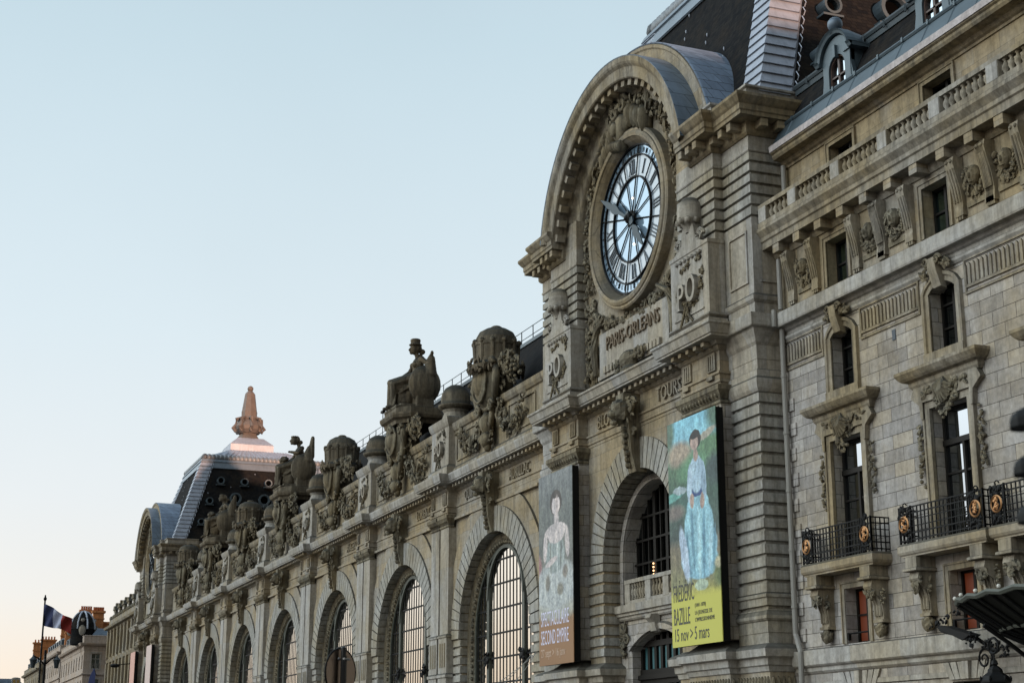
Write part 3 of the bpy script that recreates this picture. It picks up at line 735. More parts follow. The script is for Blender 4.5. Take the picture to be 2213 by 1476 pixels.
for k, cx in enumerate(ARCH):
    if k % 2 == 0: cartouche(cx, 17.85, 15.2, .72, hall, rnd, True)
    else:
        cartouche(cx, 17.5, 15.2, .62, hall, rnd, False)
        s = MB(); pts = [(cx - 1.75, 2.5), (cx - 1.75, .8), (cx - 1.1, .15), (cx + 1.1, .15), (cx + 1.75, .8), (cx + 1.75, 2.5)]
        s.sweep(pts, [(-.6, 17.55), (0, 17.55), (.04, 17.75), (.2, 17.85), (.26, 18.0), (.26, 18.12), (.02, 18.16), (.02, 18.45), (-1.2, 18.45)])
        s.add([(x, y, 18.45) for x, y in pts], [(0, 1, 2, 3, 4, 5)]); s.add([(x, y, 17.56) for x, y in pts], [(5, 4, 3, 2, 1, 0)])
        s.build('statue_bracket', M['weather'], hall)
# roof with walkway rail
mb = MB(); mb.add([(XL, 1.9, 16.1), (XR, 1.9, 16.1), (XR, 4.0, 19.95), (XL, 4.0, 19.95), (XR, 14, 20.4), (XL, 14, 20.4)], [(0, 1, 2, 3), (3, 2, 4, 5)]); mb.build('roof', M['slate'], hall)
mb = MB(); mb.box(XL, XR, 3.9, 4.15, 19.9, 20.08); mb.build('roof_ridge', M['zincplain'], hall)
mb = MB()
for z in (20.4, 20.85): mb.tube([(XL, 4.1, z), (XR, 4.1, z)], .022, 4)
x = XL + .5
while x < XR: mb.box(x - .02, x + .02, 4.08, 4.12, 20.05, 20.87); x += 1.55
mb.build('roof_railing', M['lead'], hall)
mb = MB()
for x in (-96.3,): mb.tube([(x, 4.1, 20.8), (x, 4.1, 21.7)], .03, 4); mb.box(x - .25, x + .25, 4.0, 4.2, 21.7, 21.85)
mb.build('roof_lamp', M['iron'], hall)

# ------------------------------------------------------------------ statues
def statue(variant, cx, label):
    """seated draped woman facing the river with a tall shield at her side, in one continuous carved mass"""
    y0 = 1.2; z0 = 18.45
    t = thing('seated_statue', label, 'statue', (cx, y0, z0), 'seated stone women on the hall parapet')
    s = MB(); v = variant; P = lambda x, y, z: (cx + x, y0 + y, z0 + z)
    s.box(cx - 1.1, cx + 1.2, y0 - 1.1, y0 + 1.2, z0, z0 + .14); s.box(cx - .8, cx + 1.0, y0 - .8, y0 + 1.1, z0 + .1, z0 + .3)
    s.box(cx - .45, cx + .6, y0 + .1, y0 + .9, z0 + .1, z0 + 1.35); s.ell(P(.05, -.1, .8), (.45, .68, .9), nu=14, nv=10, rough=.2); s.cap(P(.0, -.75, 1.35), P(.05, .3, 1.5), .36, .42)
    for x_, kz in ((-.42, 1.78), (.18, 1.6)):
        s.cap(P(x_ - .1, -1.0, .3), P(x_, -.95, kz - .2), .13, .19); s.ell(P(x_ - .1, -1.15, .22), (.12, .24, .1)); s.cap(P(x_, -.95, kz - .1), P(x_ * .5 + .1, .45, 2.0), .22, .42)
    for k in range(8):                                                        # drapery swept from hip and knee to the feet
        q_ = k / 7; s.tube([P(-.40 + .06 * q_, .35 - .95 * q_, 1.72 + .1 * q_), P(-.62 + .1 * q_, .0 - .75 * q_, 1.15 + .1 * q_), P(-.55 + .25 * q_, -.5 - .4 * q_, .6), P(-.62 + .4 * q_, -.72 - .25 * q_, .22)], [.05, .075, .09, .06], 6)
    for k in range(5):
        q_ = k / 4; s.tube([P(-.3 + .5 * q_, -1.05, 1.7), P(-.35 + .55 * q_, -.82, 1.0), P(-.4 + .7 * q_, -.95, .25)], [.06, .05, .08], 6)
    for k in range(3): s.tube([P(-.62, .3 - .1 * k, 2.0 - .12 * k), P(-.3, -.5 - .08 * k, 1.55 - .22 * k), P(.3, -.55 - .08 * k, 1.35 - .2 * k), P(.6, .1, 1.5)], .06, 6)
    s.cap(P(.05, .5, 1.75), P(.05, .5, 2.4), .40, .34)                           # abdomen
    s.ell(P(.05, .48, 2.72), (.48, .33, .45), nu=14, nv=10)                     # chest
    s.ell(P(-.16, .22, 2.72), (.17, .16, .17)); s.ell(P(.26, .22, 2.72), (.17, .16, .17))
    s.cap(P(-.42, .5, 2.98), P(.5, .55, 3.0), .18, .18)                         # shoulders
    s.cap(P(.05, .48, 3.05), P(.02, .38, 3.42), .15, .13)                       # neck
    hx, hy, hz = (.0, .3, 3.66) if v != 1 else (.05, .1, 3.62)
    s.ell(P(hx, hy, hz), (.24, .28, .34), nu=14, nv=10); s.cap(P(hx, hy - .27, hz + .04), P(hx, hy - .33, hz - .08), .045, .06); s.ell(P(hx, hy - .2, hz - .24), (.1, .11, .09)); s.ell(P(hx, hy - .27, hz - .18), (.08, .05, .03))
    s.ell(P(hx, hy + .16, hz + .06), (.28, .24, .28)); s.ell(P(hx + .02, hy + .44, hz - .12), (.15, .17, .16)); s.cap(P(hx, hy + .35, hz - .15), P(hx + .05, hy + .38, hz - .5), .1, .07)   # hair and knot
    if v == 0:
        s.lathe(cx + hx, y0 + hy + .03, [(0, z0 + hz + .1), (.36, z0 + hz + .2), (.38, z0 + hz + .26), (.27, z0 + hz + .31), (.30, z0 + hz + .52), (.26, z0 + hz + .58), (0, z0 + hz + .6)], 12)
    else:
        for a in range(9): s.ell(P(hx + .22 * math.cos(a * .7), hy + .22 * math.sin(a * .7), hz + .24), .085, nu=6, nv=5)
    # arms
    s.cap(P(-.46, .5, 2.98), P(-.62, .2, 2.4), .17, .14); s.cap(P(-.62, .2, 2.4), P(-.45, -.35, 2.0), .14, .11); s.ell(P(-.43, -.48, 1.98), (.11, .16, .08))
    if v == 1: s.cap(P(.52, .5, 2.98), P(.75, .2, 2.6), .17, .14); s.cap(P(.75, .2, 2.6), P(.35, -.2, 2.7), .14, .1); s.ell(P(.28, -.3, 2.72), (.1, .13, .09))
    else: s.cap(P(.52, .55, 2.98), P(.85, .75, 2.7), .17, .14); s.cap(P(.85, .75, 2.7), P(.95, .95, 3.15), .14, .1); s.ell(P(.96, 1.0, 3.27), (.11, .1, .15))
    for k in range(4): s.ell(P(-.5 + .06 * k, -.6 - .03 * k, 1.95), (.03, .09, .03), nu=6, nv=5)
    # shield at her left, mantle behind
    s.ell(P(.85, .62, 1.45), (.5, .92, 1.08), nu=22, nv=16); s.cap(P(.85, .85, 2.0), P(.92, 1.0, 2.95), .5, .2, 12); s.tube([P(.98, .62 + .86 * math.cos(t * PI / 12), 1.45 + 1.0 * math.sin(t * PI / 12)) for t in range(24)], .06, 6, True); s.box(cx + .5, cx + 1.15, y0 + .1, y0 + 1.1, z0 + .1, z0 + .7)
    s.ell(P(.1, .9, 1.5), (.5, .25, 1.1), nu=14, nv=10, rough=.2)
    s.cap(P(-.35, .7, 2.8), P(-.55, .6, 1.6), .16, .2)
    if v != 0:
        s.ell(P(-.2, -.55, 2.15), (.42, .35, .3), rough=.4, nu=12, nv=9); s.cap(P(-.75, -.5, .5), P(-.6, -.4, 1.8), .2, .16); s.ell(P(-.6, -.85, .9), (.24, .25, .35), rough=.3)
        s.cap(P(.9, 1.1, 2.4), P(1.0, 1.2, 3.7), .3, .14)
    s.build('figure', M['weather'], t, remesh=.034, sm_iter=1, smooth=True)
    for o in t.children: pass
    return t
statue(0, ARCH[1], 'seated stone woman in a tall crown, nearest the large clock front')
statue(1, ARCH[3], 'seated stone woman with bent head, in front of the pink-lit far roof')
statue(2, ARCH[5], 'small seated stone woman seen against the dark slate of the far roof')

# ------------------------------------------------------------------ clock pavilion
def clock_pavilion(C, names):
    rnd = random.Random(11)
    T = thing('clock_pavilion', 'large stone clock front at right of centre, reading PARIS-ORLEANS under its great clock', 'building', (C, 1, -1.6))
    A0, A1, A2 = 4.4, 7.07, 8.85      # half widths: inner edge of pilaster, outer edge of pilaster, corner
    # --- ground and arch storey
    mb = MB(); wall_arch(mb, C - A0, C + A0, -1.5, 12.1, C, 7.0, 3.1, .32, .65, 30); mb.build('wall', M['smooth'], T)
    mb = MB()
    for s in (-1, 1):
        xa, xb = sorted((C + s * 3.05, C + s * A0))
        rust(mb, [(xa, 1.0), (xa, .25), (xb, .25), (xb, 1.0)], 3.5, 7.0, .39)
        xa, xb = sorted((C + s * A1, C + s * A2))
        rust(mb, [(xa, 2.6), (xa, .25), (xb, .25), (xb, 2.6)], 5.5, 11.0, .39)
        rust(mb, [(xa, 2.6), (xa, .25), (xb, .25), (xb, 2.6)], 3.55, 5.5, .39)
        mb.sweep([(xa, 2.6), (xa, .25), (xb, .25), (xb, 2.6)], [(0, 3.3), (.0, 3.6), (.02, 3.62), (.02, 3.95), (-.05, 3.98)])
        mb.sweep([(xa, 2.6), (xa, .25), (xb, .25), (xb, 2.6)], [(0, 3.95), (.05, 3.97), (.1, 4.03), (.1, 4.12), (.03, 4.24), (0, 4.27)])
        mb.sweep([(xa, 2.6), (xa, .25), (xb, .25), (xb, 2.6)], [(0, 4.65), (.05, 4.67), (.06, 4.76), (0, 4.8)])
    build_each(mb, 'banded_pier', M['rust'], T, .05)
    v = MB(); voussoirs(v, C, 7.0, 3.05, 4.18, .25, .95, 31, gap=.055); v.build('voussoir_arch', M['rust'], T)
    v = MB(); keystone(v, C, 12.75, 9.9, .25, rnd, 1.05); v.build('keystone', M['carve'], T)
    mb = MB(); wall_arch(mb, C - 3.25, C + 3.25, 5.1, 10.4, C, 7.0, 2.68, .97, .6, 28)
    mb.arcsweep(arch_path(C, 7.0, 2.70, 5.3, 28), [(0, .97), (0, .90), (.22, .88), (.28, .92), (.3, .97)])
    wall_rect(mb, C - 3.25, C + 3.25, -1.5, 5.1, [(C - 2.2, C + 2.2, -1.5, 4.35, .62)], .99, .55)
    P = [(C - 2.25, 3.6)] + [(C - 2.25 + 4.5 * i / 12, 3.72 + .66 * (1 - (i / 6 - 1) ** 2)) for i in range(13)] + [(C + 2.25, 3.6)]
    mb.arcsweep([(x, z, (x - C) * .12, 1) for x, z in P[1:-1]], [(0, .99), (0, .86), (.2, .84), (.27, .99)])
    mb.build('inner_wall', M['block'], T)
    mb = MB()   # projecting ledge and string
    mb.sweep([(C - 3.05, .9), (C + 3.05, .9)], [(-.3, 4.82), (0, 4.84), (.05, 4.9), (.05, 4.97), (.12, 5.0), (.12, 5.08), (.2, 5.12), (.22, 5.38), (-.3, 5.42)])
    mb.prism_x([(.95, 4.9), (.6, 4.88), (.55, 4.75), (.72, 4.6), (.78, 4.3), (.95, 4.25)], C - .22, C + .22)
    mb.build('ledge', M['plain'], T)
    mb = MB()
    for s in (-1, 1):
        foliage(mb, [(C + s * 2.75, 4.75), (C + s * 2.8, 4.2), (C + s * 2.7, 3.6)], 40, .15, rnd, .2, .93, .12)
        scroll(mb, (C + s * 2.45, 4.15), .2, 1.4, .06, s, .9); mb.box(C + s * 2.8 - .22, C + s * 2.8 + .22, .86, .99, 4.35, 4.75)
    build_each(mb, 'wall_carving', M['carve'], T, .25)
    bal = MB(); bal.box(C - 2.66, C + 2.66, .92, 1.18, 6.18, 6.32); bal.box(C - 2.66, C + 2.66, .95, 1.16, 5.42, 5.56)
    for x in (-2.45, -.72, .72, 2.45): bal.box(C + x - .22, C + x + .22, .94, 1.17, 5.5, 6.2)
    balustrade = bal.build('balustrade', M['plain'], T)
    bp = [(.05, 5.56), (.09, 5.6), (.05, 5.66), (.10, 5.8), (.085, 5.92), (.045, 6.02), (.07, 6.08), (.08, 6.18)]
    for s0, s1 in ((-2.23, -.94), (-.5, .5), (.94, 2.23)):
        n = round((s1 - s0) / .23)
        for k in range(n):
            m_ = MB(); m_.lathe(C + s0 + (k + .5) * (s1 - s0) / n, 1.05, bp, 8); m_.build('baluster', M['mould'], balustrade, smooth=True)
    g = MB(); g.add([(p[0], 1.5, p[1]) for p in arch_path(C, 7.0, 2.72, 5.3, 28)], [tuple(range(31))]); win = g.build('arched_window', M['darkglass'], T)
    f = MB()
    for j in range(-5, 6):
        x = j * .5; zt = 7 + math.sqrt(2.66 ** 2 - x * x); wdt = .1 if j in (-2, 2, 0) else .03; f.box(C + x - wdt, C + x + wdt, 1.4, 1.48, 5.3, zt)
    for z in (6.1, 6.9, 7.75, 8.6): 
        h = 2.68 if z < 7 else math.sqrt(2.68 ** 2 - (z - 7) ** 2); f.box(C - h, C + h, 1.39, 1.47, z - .04, z + .04)
    f.build('window_frame', M['darkwood'], win)
    f = MB()
    for k in range(4): f.ell((C - 1.05 + .0 * k, 1.36, 6.42 + k * .13), .035, nu=8, nv=6)
    f.build('string_of_lights', M['bulb'], win)
    g = MB(); g.add([(C - 2.2, 1.45, -1.5), (C + 2.2, 1.45, -1.5), (C + 2.2, 1.45, 4.4), (C - 2.2, 1.45, 4.4)], [(0, 1, 2, 3)]); dw = g.build('entrance_doors', M['darkglass'], T)
    f = MB()
    for x in (-2.15, -1.55, -1.0, -.5, 0, .5, 1.0, 1.55, 2.15): f.box(C + x - .09, C + x + .09, 1.33, 1.44, -1.5, 4.3)
    for z in (-1.4, .4, 2.62, 2.95, 3.95): f.box(C - 2.2, C + 2.2, 1.3, 1.42, z - .1, z + .1)
    f.box(C - 2.2, C + 2.2, 1.2, 1.42, 2.7, 2.86)
    f.build('door_frame', M['darkwood'], dw)
    f = MB()
    for x in (-1.85, -1.28, -.75, -.25, .25, .75, 1.28, 1.85):
        f.box(C + x - .1, C + x + .1, 1.40, 1.43, 3.05, 3.85); f.box(C + x - .12, C + x + .12, 1.40, 1.43, .6, 2.5)
    build_each(f, 'teal_pane', M['teal'], dw, .01)
    # --- pilasters behind the banners
    for s in (-1, 1):
        x = C + s * 5.735
        p = MB()
        for q in (-1, 1):
            xa, xb = (x + .1, x + 1.335) if q > 0 else (x - 1.335, x - .1); p.box(xa, xb, -.1, .6, 3.5, 11.0)
            for z in (4.7, 5.9, 7.4, 8.9, 10.3): p.box(xa - .01, xb + .012, -.112, .6, z, z + .02)
        pil = p.build('pilaster', M['block'], T)
        p = MB(); p.sweep([(x - 1.33, .5), (x - 1.33, -.1), (x + 1.33, -.1), (x + 1.33, .5)], [(0, 10.95), (.05, 11.0), (.05, 11.08), (0, 11.12), (.03, 11.15), (.18, 11.38), (.2, 11.4), (.2, 11.56), (0, 11.56)])
        for k in range(12): p.ell((x - 1.2 + k * .218, -.16, 11.27), (.08, .11, .1), nu=6, nv=5)
        for k in range(14): p.leaf((x - 1.25 + k * .19, -.14, 10.8), .13, rnd)
        p.build('capital', M['carve'], pil)
    # --- plinth ledge and relief band below
    base = [(C - A2, 2.6), (C - A2, .25), (C - A1, .25), (C - A1, -.1), (C - A0, -.1), (C - A0, .25), (C - 3.05, .25), (C - 3.05, 1.0)]
    mir = [(2 * C - x, y) for x, y in base[::-1]]
    mb = MB()
    for pa in (base, mir): mb.sweep(pa, [(0, 2.45), (.05, 2.48), (.08, 2.62), (.14, 2.66), (.16, 2.86), (.3, 2.9), (.32, 3.12), (.24, 3.2), (0, 3.3), (-.3, 3.55)])
    build_each(mb, 'plinth_moulding', M['plain'], T, .25)
    mb = MB()
    for pa in (base, mir): mb.sweep(pa, [(.0, -1.5), (0, 1.6), (.05, 1.62), (.05, 1.75), (.0, 1.8), (0, 2.45)])
    build_each(mb, 'plinth', M['smooth'], T, .25)
    mb = MB()
    for pa in (base, mir):
        for (x0, y0), (x1, y1) in zip(pa, pa[1:]):
            l = math.hypot(x1 - x0, y1 - y0); n = int(l / .17)
            for k in range(n):
                t = (k + .5) / n; x = x0 + (x1 - x0) * t; y = y0 + (y1 - y0) * t; nx, ny = (y1 - y0) / l, -(x1 - x0) / l
                mb.ell((x + nx * .02, y + ny * .02, 2.1), (.07, .07, .24), nu=7, nv=6)
    build_each(mb, 'relief_frieze', M['carve'], T, .25)
    # --- entablature
    cen = [(C - A1, .6), (C - A1, -.1), (C - A0, -.1), (C - A0, .3), (C + A0, .3), (C + A0, -.1), (C + A1, -.1), (C + A1, .6)]
    mb = MB(); mb.sweep(cen, [(-.35, 11.56), (0, 11.56), (.0, 11.66), (.04, 11.68), (.04, 11.92), (.09, 11.95), (.09, 12.02), (0, 12.04), (0, 12.72), (.06, 12.76), (.12, 12.84), (.12, 12.88), (-.35, 12.88)]); mb.build('frieze', M['smooth'], T)
    mb = MB(); mb.sweep(cen, [(0, 12.88), (.2, 12.9), (.26, 13.0), (.26, 13.02), (.62, 13.04), (.62, 13.1), (.66, 13.12), (.73, 13.38), (.78, 13.42), (.78, 13.49), (-.35, 13.52)])
    for s in (-1, 1):
        xa, xb = sorted((C + s * A1, C + s * A2)); pa = [(xa, 2.6), (xa, .25), (xb, .25), (xb, 2.6)]
        mb.sweep(pa, [(0, 11.0), (.03, 11.02), (.08, 11.12), (.12, 11.3), (.12, 11.42), (.06, 11.5), (.06, 11.7), (0, 11.74), (0, 12.05), (.015, 12.06), (.015, 12.5), (.08, 12.6), (.12, 12.75), (.2, 12.92), (.22, 13.02), (.33, 13.04), (.35, 13.08), (.35, 13.46), (-.3, 13.5)])
    mb.build('cornice', M['plain'], T)
    mb = MB(); dentils(mb, cen, .12, 12.86, 13.0, .36, .2, .46); build_each(mb, 'dentil', M['smooth'], T, .01)
    mb = MB()
    for s in (-1, 1):
        for q in (-.85, .85):
            xx = C + s * 5.735 + q; mb.box(xx - .28, xx + .28, -.17, 0, 12.1, 12.7)
            for e in (-.14, 0, .14): mb.box(xx + e - .03, xx + e + .03, -.2, -.1, 12.15, 12.62)
            mb.box(xx - .2, xx + .2, -.24, -.1, 11.8, 11.92)
    build_each(mb, 'triglyph', M['mould'], T, .25)
    for txt, x in names: name_on_frieze(txt, C + x, .27, T, .52, .85)
    # --- clock storey body
    mb = MB()
    arcp = arc_pts(C, 19.05, 5.6, 12, 168, 30)
    mb.prism([(C - A0 - .05, 13.45)] + [(C - A0 - .05, 18.0)] + [(p[0], p[1]) for p in arcp] + [(C + A0 + .05, 18.0), (C + A0 + .05, 13.45)], .4, 1.2)
    for s_ in (-1, 1): mb.box(*sorted((C + s_ * (A0 + .02), C + s_ * 5.7)), -.09, .5, 19.6, 20.9)
    mb.build('clock_wall', M['smooth'], T)
    mb = MB(); mc = MB()
    for s in (-1, 1):
        xa, xb = sorted((C + s * A1, C + s * A2)); pa = [(xa, 3.2), (xa, .25), (xb, .25), (xb, 3.2)]
        mb.sweep(pa, [(0, 13.45), (0, 13.9), (.03, 13.93), (.08, 14.0), (.1, 14.12), (.02, 14.2), (0, 14.22), (0, 16.75)])
        mb.sweep(pa, [(0, 19.0), (.03, 19.04), (.03, 19.1), (0, 19.12), (0, 19.7)])
        for z in (14.6, 16.3): mb.box(xa + .3, xb - .3, .2, .27, z, z + .07)
        for x in (xa + .3, xb - .37): mb.box(x, x + .07, .2, .27, 14.67, 16.3)
        if s > 0:
            for z in (14.6, 16.3): mb.box(xb - .02, xb + .05, .5, 1.2, z, z + .07)
        rust(mc, pa, 16.75, 19.0, .375)
        xa, xb = sorted((C + s * A0, C + s * A1)); pa = [(xa, .6), (xa, -.1), (xb, -.1), (xb, .6)]
        mb.sweep(pa, [(0, 13.45), (0, 16.75)]); mb.sweep(pa, [(0, 19.0), (.03, 19.04), (.03, 19.1), (0, 19.12), (0, 19.7)]); rust(mc, pa, 16.75, 19.0, .375)
    build_each(mb, 'upper_pier', M['plain'], T, .02); build_each(mc, 'upper_banded_pier', M['rust'], T, .02)
    up = {}
    for s in (-1, 1):
        pts = [(C + s * 5.5, -.1), (C + s * A1, -.1), (C + s * A1, .25), (C + s * A2, .25), (C + s * A2, 3.4)]
        up[s] = pts if s > 0 else pts[::-1]
    mb = MB()
    for s in (-1, 1): mb.sweep(up[s], [(-.1, 19.55), (.05, 19.55), (.12, 19.62), (.14, 19.68), (.14, 19.7), (.14, 19.98), (.6, 20.0), (.6, 20.12), (.64, 20.16), (.64, 20.34), (.70, 20.4), (.82, 20.58), (.82, 20.68), (.3, 20.74), (-.3, 20.76)])
    build_each(mb, 'upper_cornice', M['mould'], T, .25)
    mb = MB()
    for s in (-1, 1):
        for (x0, y0), (x1, y1) in zip(up[s], up[s][1:]):
            l = math.hypot(x1 - x0, y1 - y0)
            if l < .6: continue
            nx, ny = (y1 - y0) / l, -(x1 - x0) / l; n = max(2, round(l / .62))
            for k in range(n):
                t = (k + .5) / n; x = x0 + (x1 - x0) * t + nx * .33; y = y0 + (y1 - y0) * t + ny * .33
                hx, hy = (.13, .22) if abs(nx) < .5 else (.22, .13); mb.box(x - hx, x + hx, y - hy, y + hy, 19.72, 19.97)
    build_each(mb, 'modillion', M['smooth'], T, .05)
    mb = MB()
    for s in (-1, 1): mb.sweep(up[s], [(-.15, 20.7), (.02, 20.72), (.02, 20.8), (-.02, 20.84), (-.02, 21.22), (.06, 21.27), (.06, 21.34), (-.9, 21.38)])
    build_each(mb, 'attic', M['plain'], T, .25)
    # --- great arched hood
    def ap(r0, a=11.5): return arc_pts(C, 19.05, r0, a, 180 - a, 48)
    mb = MB(); mb.arcsweep(ap(6.42), [(.0, -.88), (-.18, -.88), (-.26, -.84), (-.34, -.76), (-.36, -.74), (-.74, -.72), (-.78, -.68), (-.78, -.60), (-.80, -.2)])
    mb.arcsweep(ap(5.62), [(.05, -.22), (-.02, -.22), (-.06, -.08), (-.12, -.06), (-.2, .06), (-.24, .08), (-.62, .1), (-.66, .14), (-.7, .22), (-.72, .42)])
    mb.build('arched_hood', M['mould'], T)
    mb = MB()
    for k in range(25):
        a = R(14 + k * 152 / 24); x, z = C + 5.52 * math.cos(a), 19.05 + 5.52 * math.sin(a)
        u = Vector((math.cos(a), 0, math.sin(a))); t = Vector((-math.sin(a), 0, math.cos(a))); vs = []
        for yy in (-.58, -.22):
            for e, g_ in ((-.12, -.14), (.14, -.14), (.14, .14), (-.12, .14)):
                p = Vector((x, yy, z)) + u * e + t * g_; vs.append(tuple(p))
        mb.add(vs, [(0, 1, 2, 3), (7, 6, 5, 4), (0, 4, 5, 1), (1, 5, 6, 2), (2, 6, 7, 3), (3, 7, 4, 0)])
    build_each(mb, 'hood_modillion', M['smooth'], T, .01)
    mb = MB(); mb.arcsweep(ap(6.42), [(0, -.88), (.04, -.9), (.05, -.84), (.04, .25)])
    mb.build('hood_zinc', M['zinc'], T)
    mb = MB(); mb.arcsweep(ap(6.35), [(0, .3), (0, .1), (.12, .05), (.45, .05), (.5, .0), (.62, 0), (.66, .06)])
    mb.build('rear_hood', M['smooth'], T)
    mb = MB(); mb.arcsweep(ap(7.0), [(.0, .03), (.04, .0), (.06, .05), (.04, 2.4)])
    mb.build('rear_hood_zinc', M['zincblue'], T)
    # small lead lunette between hood and roof
    mb = MB(); mb.arcsweep(arc_pts(C + 4.1, 21.3, 1.7, 0, 180, 20), [(-1.7, 1.25), (-.2, 1.25), (-.2, 1.1), (0, 1.1), (.05, 1.15), (.05, 2.4)]); mb.build('lead_lunette', M['lead'], T)
    # --- clock
    ck = MB(); ck.arcsweep(circ_pts(C, 19.57, 2.85, 72), [(.62, .42), (.62, .05), (.56, .0), (.48, .0), (.46, -.05), (.36, -.1), (.26, -.06), (.24, .0), (.22, .02), (.14, .12), (.06, .26), (0, .36)], True)
    clock = ck.build('clock', M['smooth'], T)
    cz = 19.57; yk = .33
    g = MB(); g.add([(p[0], yk, p[1]) for p in circ_pts(C, cz, 2.87, 72)], [tuple(range(72))]); g.build('dial_glass', M['clockpale'], clock)
    g = MB(); g.add([(p[0], yk - .012, p[1]) for p in circ_pts(C, cz, 1.62, 60)], [tuple(range(60))]); g.build('inner_dial_glass', M['clockblue'], clock)
    g = MB(); g.arcsweep(circ_pts(C, cz, 2.47, 72), [(.03, yk - .008), (.33, yk - .008)], True); g.build('minute_band', M['clockblue'], clock)
    f = MB()
    for r0, wd in ((2.83, .03), (2.46, .022), (1.63, .028)): f.arcsweep(circ_pts(C, cz, r0, 72), [(-wd, yk - .01), (-wd, yk - .09), (wd, yk - .09), (wd, yk - .01)], True)
    for k in range(12):
        a = R(15 + 30 * k); f.tube([(C + .2 * math.cos(a), yk - .05, cz + .2 * math.sin(a)), (C + 2.8 * math.cos(a), yk - .05, cz + 2.8 * math.sin(a))], .028, 4)
    for k in range(60):
        a = R(6 * k); t = .028; f.tube([(C + 2.52 * math.cos(a), yk - .03, cz + 2.52 * math.sin(a)), (C + 2.72 * math.cos(a), yk - .03, cz + 2.72 * math.sin(a))], .013 if k % 5 else .028, 4)
    for k in range(12):
        a = R(15 + 30 * k)
        for r0, q in ((1.63, .06), (2.46, .07)): f.ell((C + r0 * math.cos(a), yk - .05, cz + r0 * math.sin(a)), (q, .05, q), nu=8, nv=5)
    f.build('dial_frame', M['iron'], clock)
    for k, txt in enumerate(['XII', 'I', 'II', 'III', 'IIII', 'V', 'VI', 'VII', 'VIII', 'IX', 'X', 'XI']):
        a = -R(30 * k); W = {'I': .13, 'V': .27, 'X': .27}; tot = sum(W[c] for c in txt); x = -tot / 2; m_ = MB(); r0, r1 = 1.76, 2.32
        def bar(xa, ra, xb, rb, w_):
            q = [(xa - w_, ra), (xa + w_, ra), (xb + w_, rb), (xb - w_, rb)]
            m_.prism([(C + X * math.cos(a) - Z * math.sin(a), cz + X * math.sin(a) + Z * math.cos(a)) for X, Z in q], yk - .035, yk - .012)
        for c in txt:
            m0 = x + W[c] / 2
            if c == 'I': bar(m0, r0, m0, r1, .026); bar(m0, r0, m0, r0 + .025, .05); bar(m0, r1 - .025, m0, r1, .05)
            elif c == 'V': bar(m0, r0, m0 - .09, r1, .028); bar(m0, r0, m0 + .09, r1, .011); bar(m0 - .09, r1 - .02, m0 - .09, r1, .055); bar(m0 + .09, r1 - .02, m0 + .09, r1, .045)
            else:
                bar(m0 + .09, r0, m0 - .09, r1, .028); bar(m0 - .09, r0, m0 + .09, r1, .011)
                for e in (-.09, .09): bar(m0 + e, r1 - .02, m0 + e, r1, .045); bar(m0 + e, r0, m0 + e, r0 + .02, .045)
            x += W[c]
        m_.build('numeral', M['numeral'], clock)
    def hand(ang, ln, wd, tail, yh):
        a = R(90 - ang); u = Vector((math.cos(a), 0, math.sin(a))); t = Vector((-math.sin(a), 0, math.cos(a)))
        prof = [(-tail, .3), (-tail * .7, 1.2), (-tail * .4, .5), (0, .8), (.12, .45), (.3, .5), (.42, 1.1), (.52, 1.3), (.6, .75), (.7, .9), (.8, .6), (.9, .35), (1.0, .04)]
        L_ = [u * (q * ln) + t * (w_ * wd) for q, w_ in prof]; R_ = [u * (q * ln) - t * (w_ * wd) for q, w_ in prof]
        P = L_ + R_[::-1]; n = len(P); m_ = MB()
        vs = [(C + p.x, yh, cz + p.z) for p in P] + [(C + p.x, yh + .05, cz + p.z) for p in P]
        q = len(prof); fs = []
        for i in range(q - 1): fs.append((i, i + 1, n - 2 - i, n - 1 - i)); fs.append((n + i, n + n - 1 - i, n + n - 2 - i, n + i + 1))
        for i in range(n): fs.append((i, i + n, (i + 1) % n + n, (i + 1) % n))
        m_.add(vs, fs); return m_
    hand(302.5, 2.85, .15, .18, .08).build('minute_hand', M['handmetal'], clock)
    hand(140.5, 1.85, .17, .2, .12).build('hour_hand', M['handmetal'], clock)
    h = MB()
    for r_, y_ in ((.2, .02), (.12, -.04)): h.ell((C, y_ + .1, cz), (r_, .12, r_), nu=14, nv=8)
    for k in range(16): 
        a = 2 * PI * k / 16; h.leaf((C + .24 * math.cos(a), yk - .1, cz + .24 * math.sin(a)), .13, rnd)
    h.tube([(C, yk, cz), (C, .05, cz)], .07, 10); h.build('clock_hub', M['iron'], clock)
    h = MB()
    for x_, z_ in ((.12, .78), (.15, -1.05)): h.ell((C + x_, yk - .06, cz + z_), .045, nu=8, nv=6)
    build_each(h, 'dial_lamp', M['bulbw'], clock, .1)
    # --- carving round the clock
    f = MB()
    for s in (-1, 1):
        foliage(f, [(C + s * 3.85, 14.0), (C + s * 3.8, 16.2)], 120, .2, rnd, .38, .36, .3)
        foliage(f, [(C + s * 3.85, 16.6), (C + s * 4.0, 19.6), (C + s * 3.55, 21.6), (C + s * 2.5, 23.1)], 230, .17, rnd, .34, .34, .28)
        foliage(f, [(C + s * 3.6, 16.6), (C + s * 2.8, 16.2), (C + s * 1.6, 15.95), (C + s * .3, 15.8)], 90, .17, rnd, .3, .34, .26)
        f.tube([(C + s * 3.3, .2, 14.2), (C + s * 3.4, .15, 15.2), (C + s * 3.1, .12, 15.9), (C + s * 2.3, .1, 16.3)], [.1, .16, .12, .08], 7)
    build_each(f, 'clock_garland', M['carve'], T, .12)
    f = MB()
    f.ell((C - .35, .1, 23.35), (.6, .3, .55), rough=.15, nu=16, nv=10); scroll(f, (C - .75, 24.1), .42, 1.5, .13, -1, .0); scroll(f, (C + .1, 24.15), .38, 1.6, .12, 1, -.05)
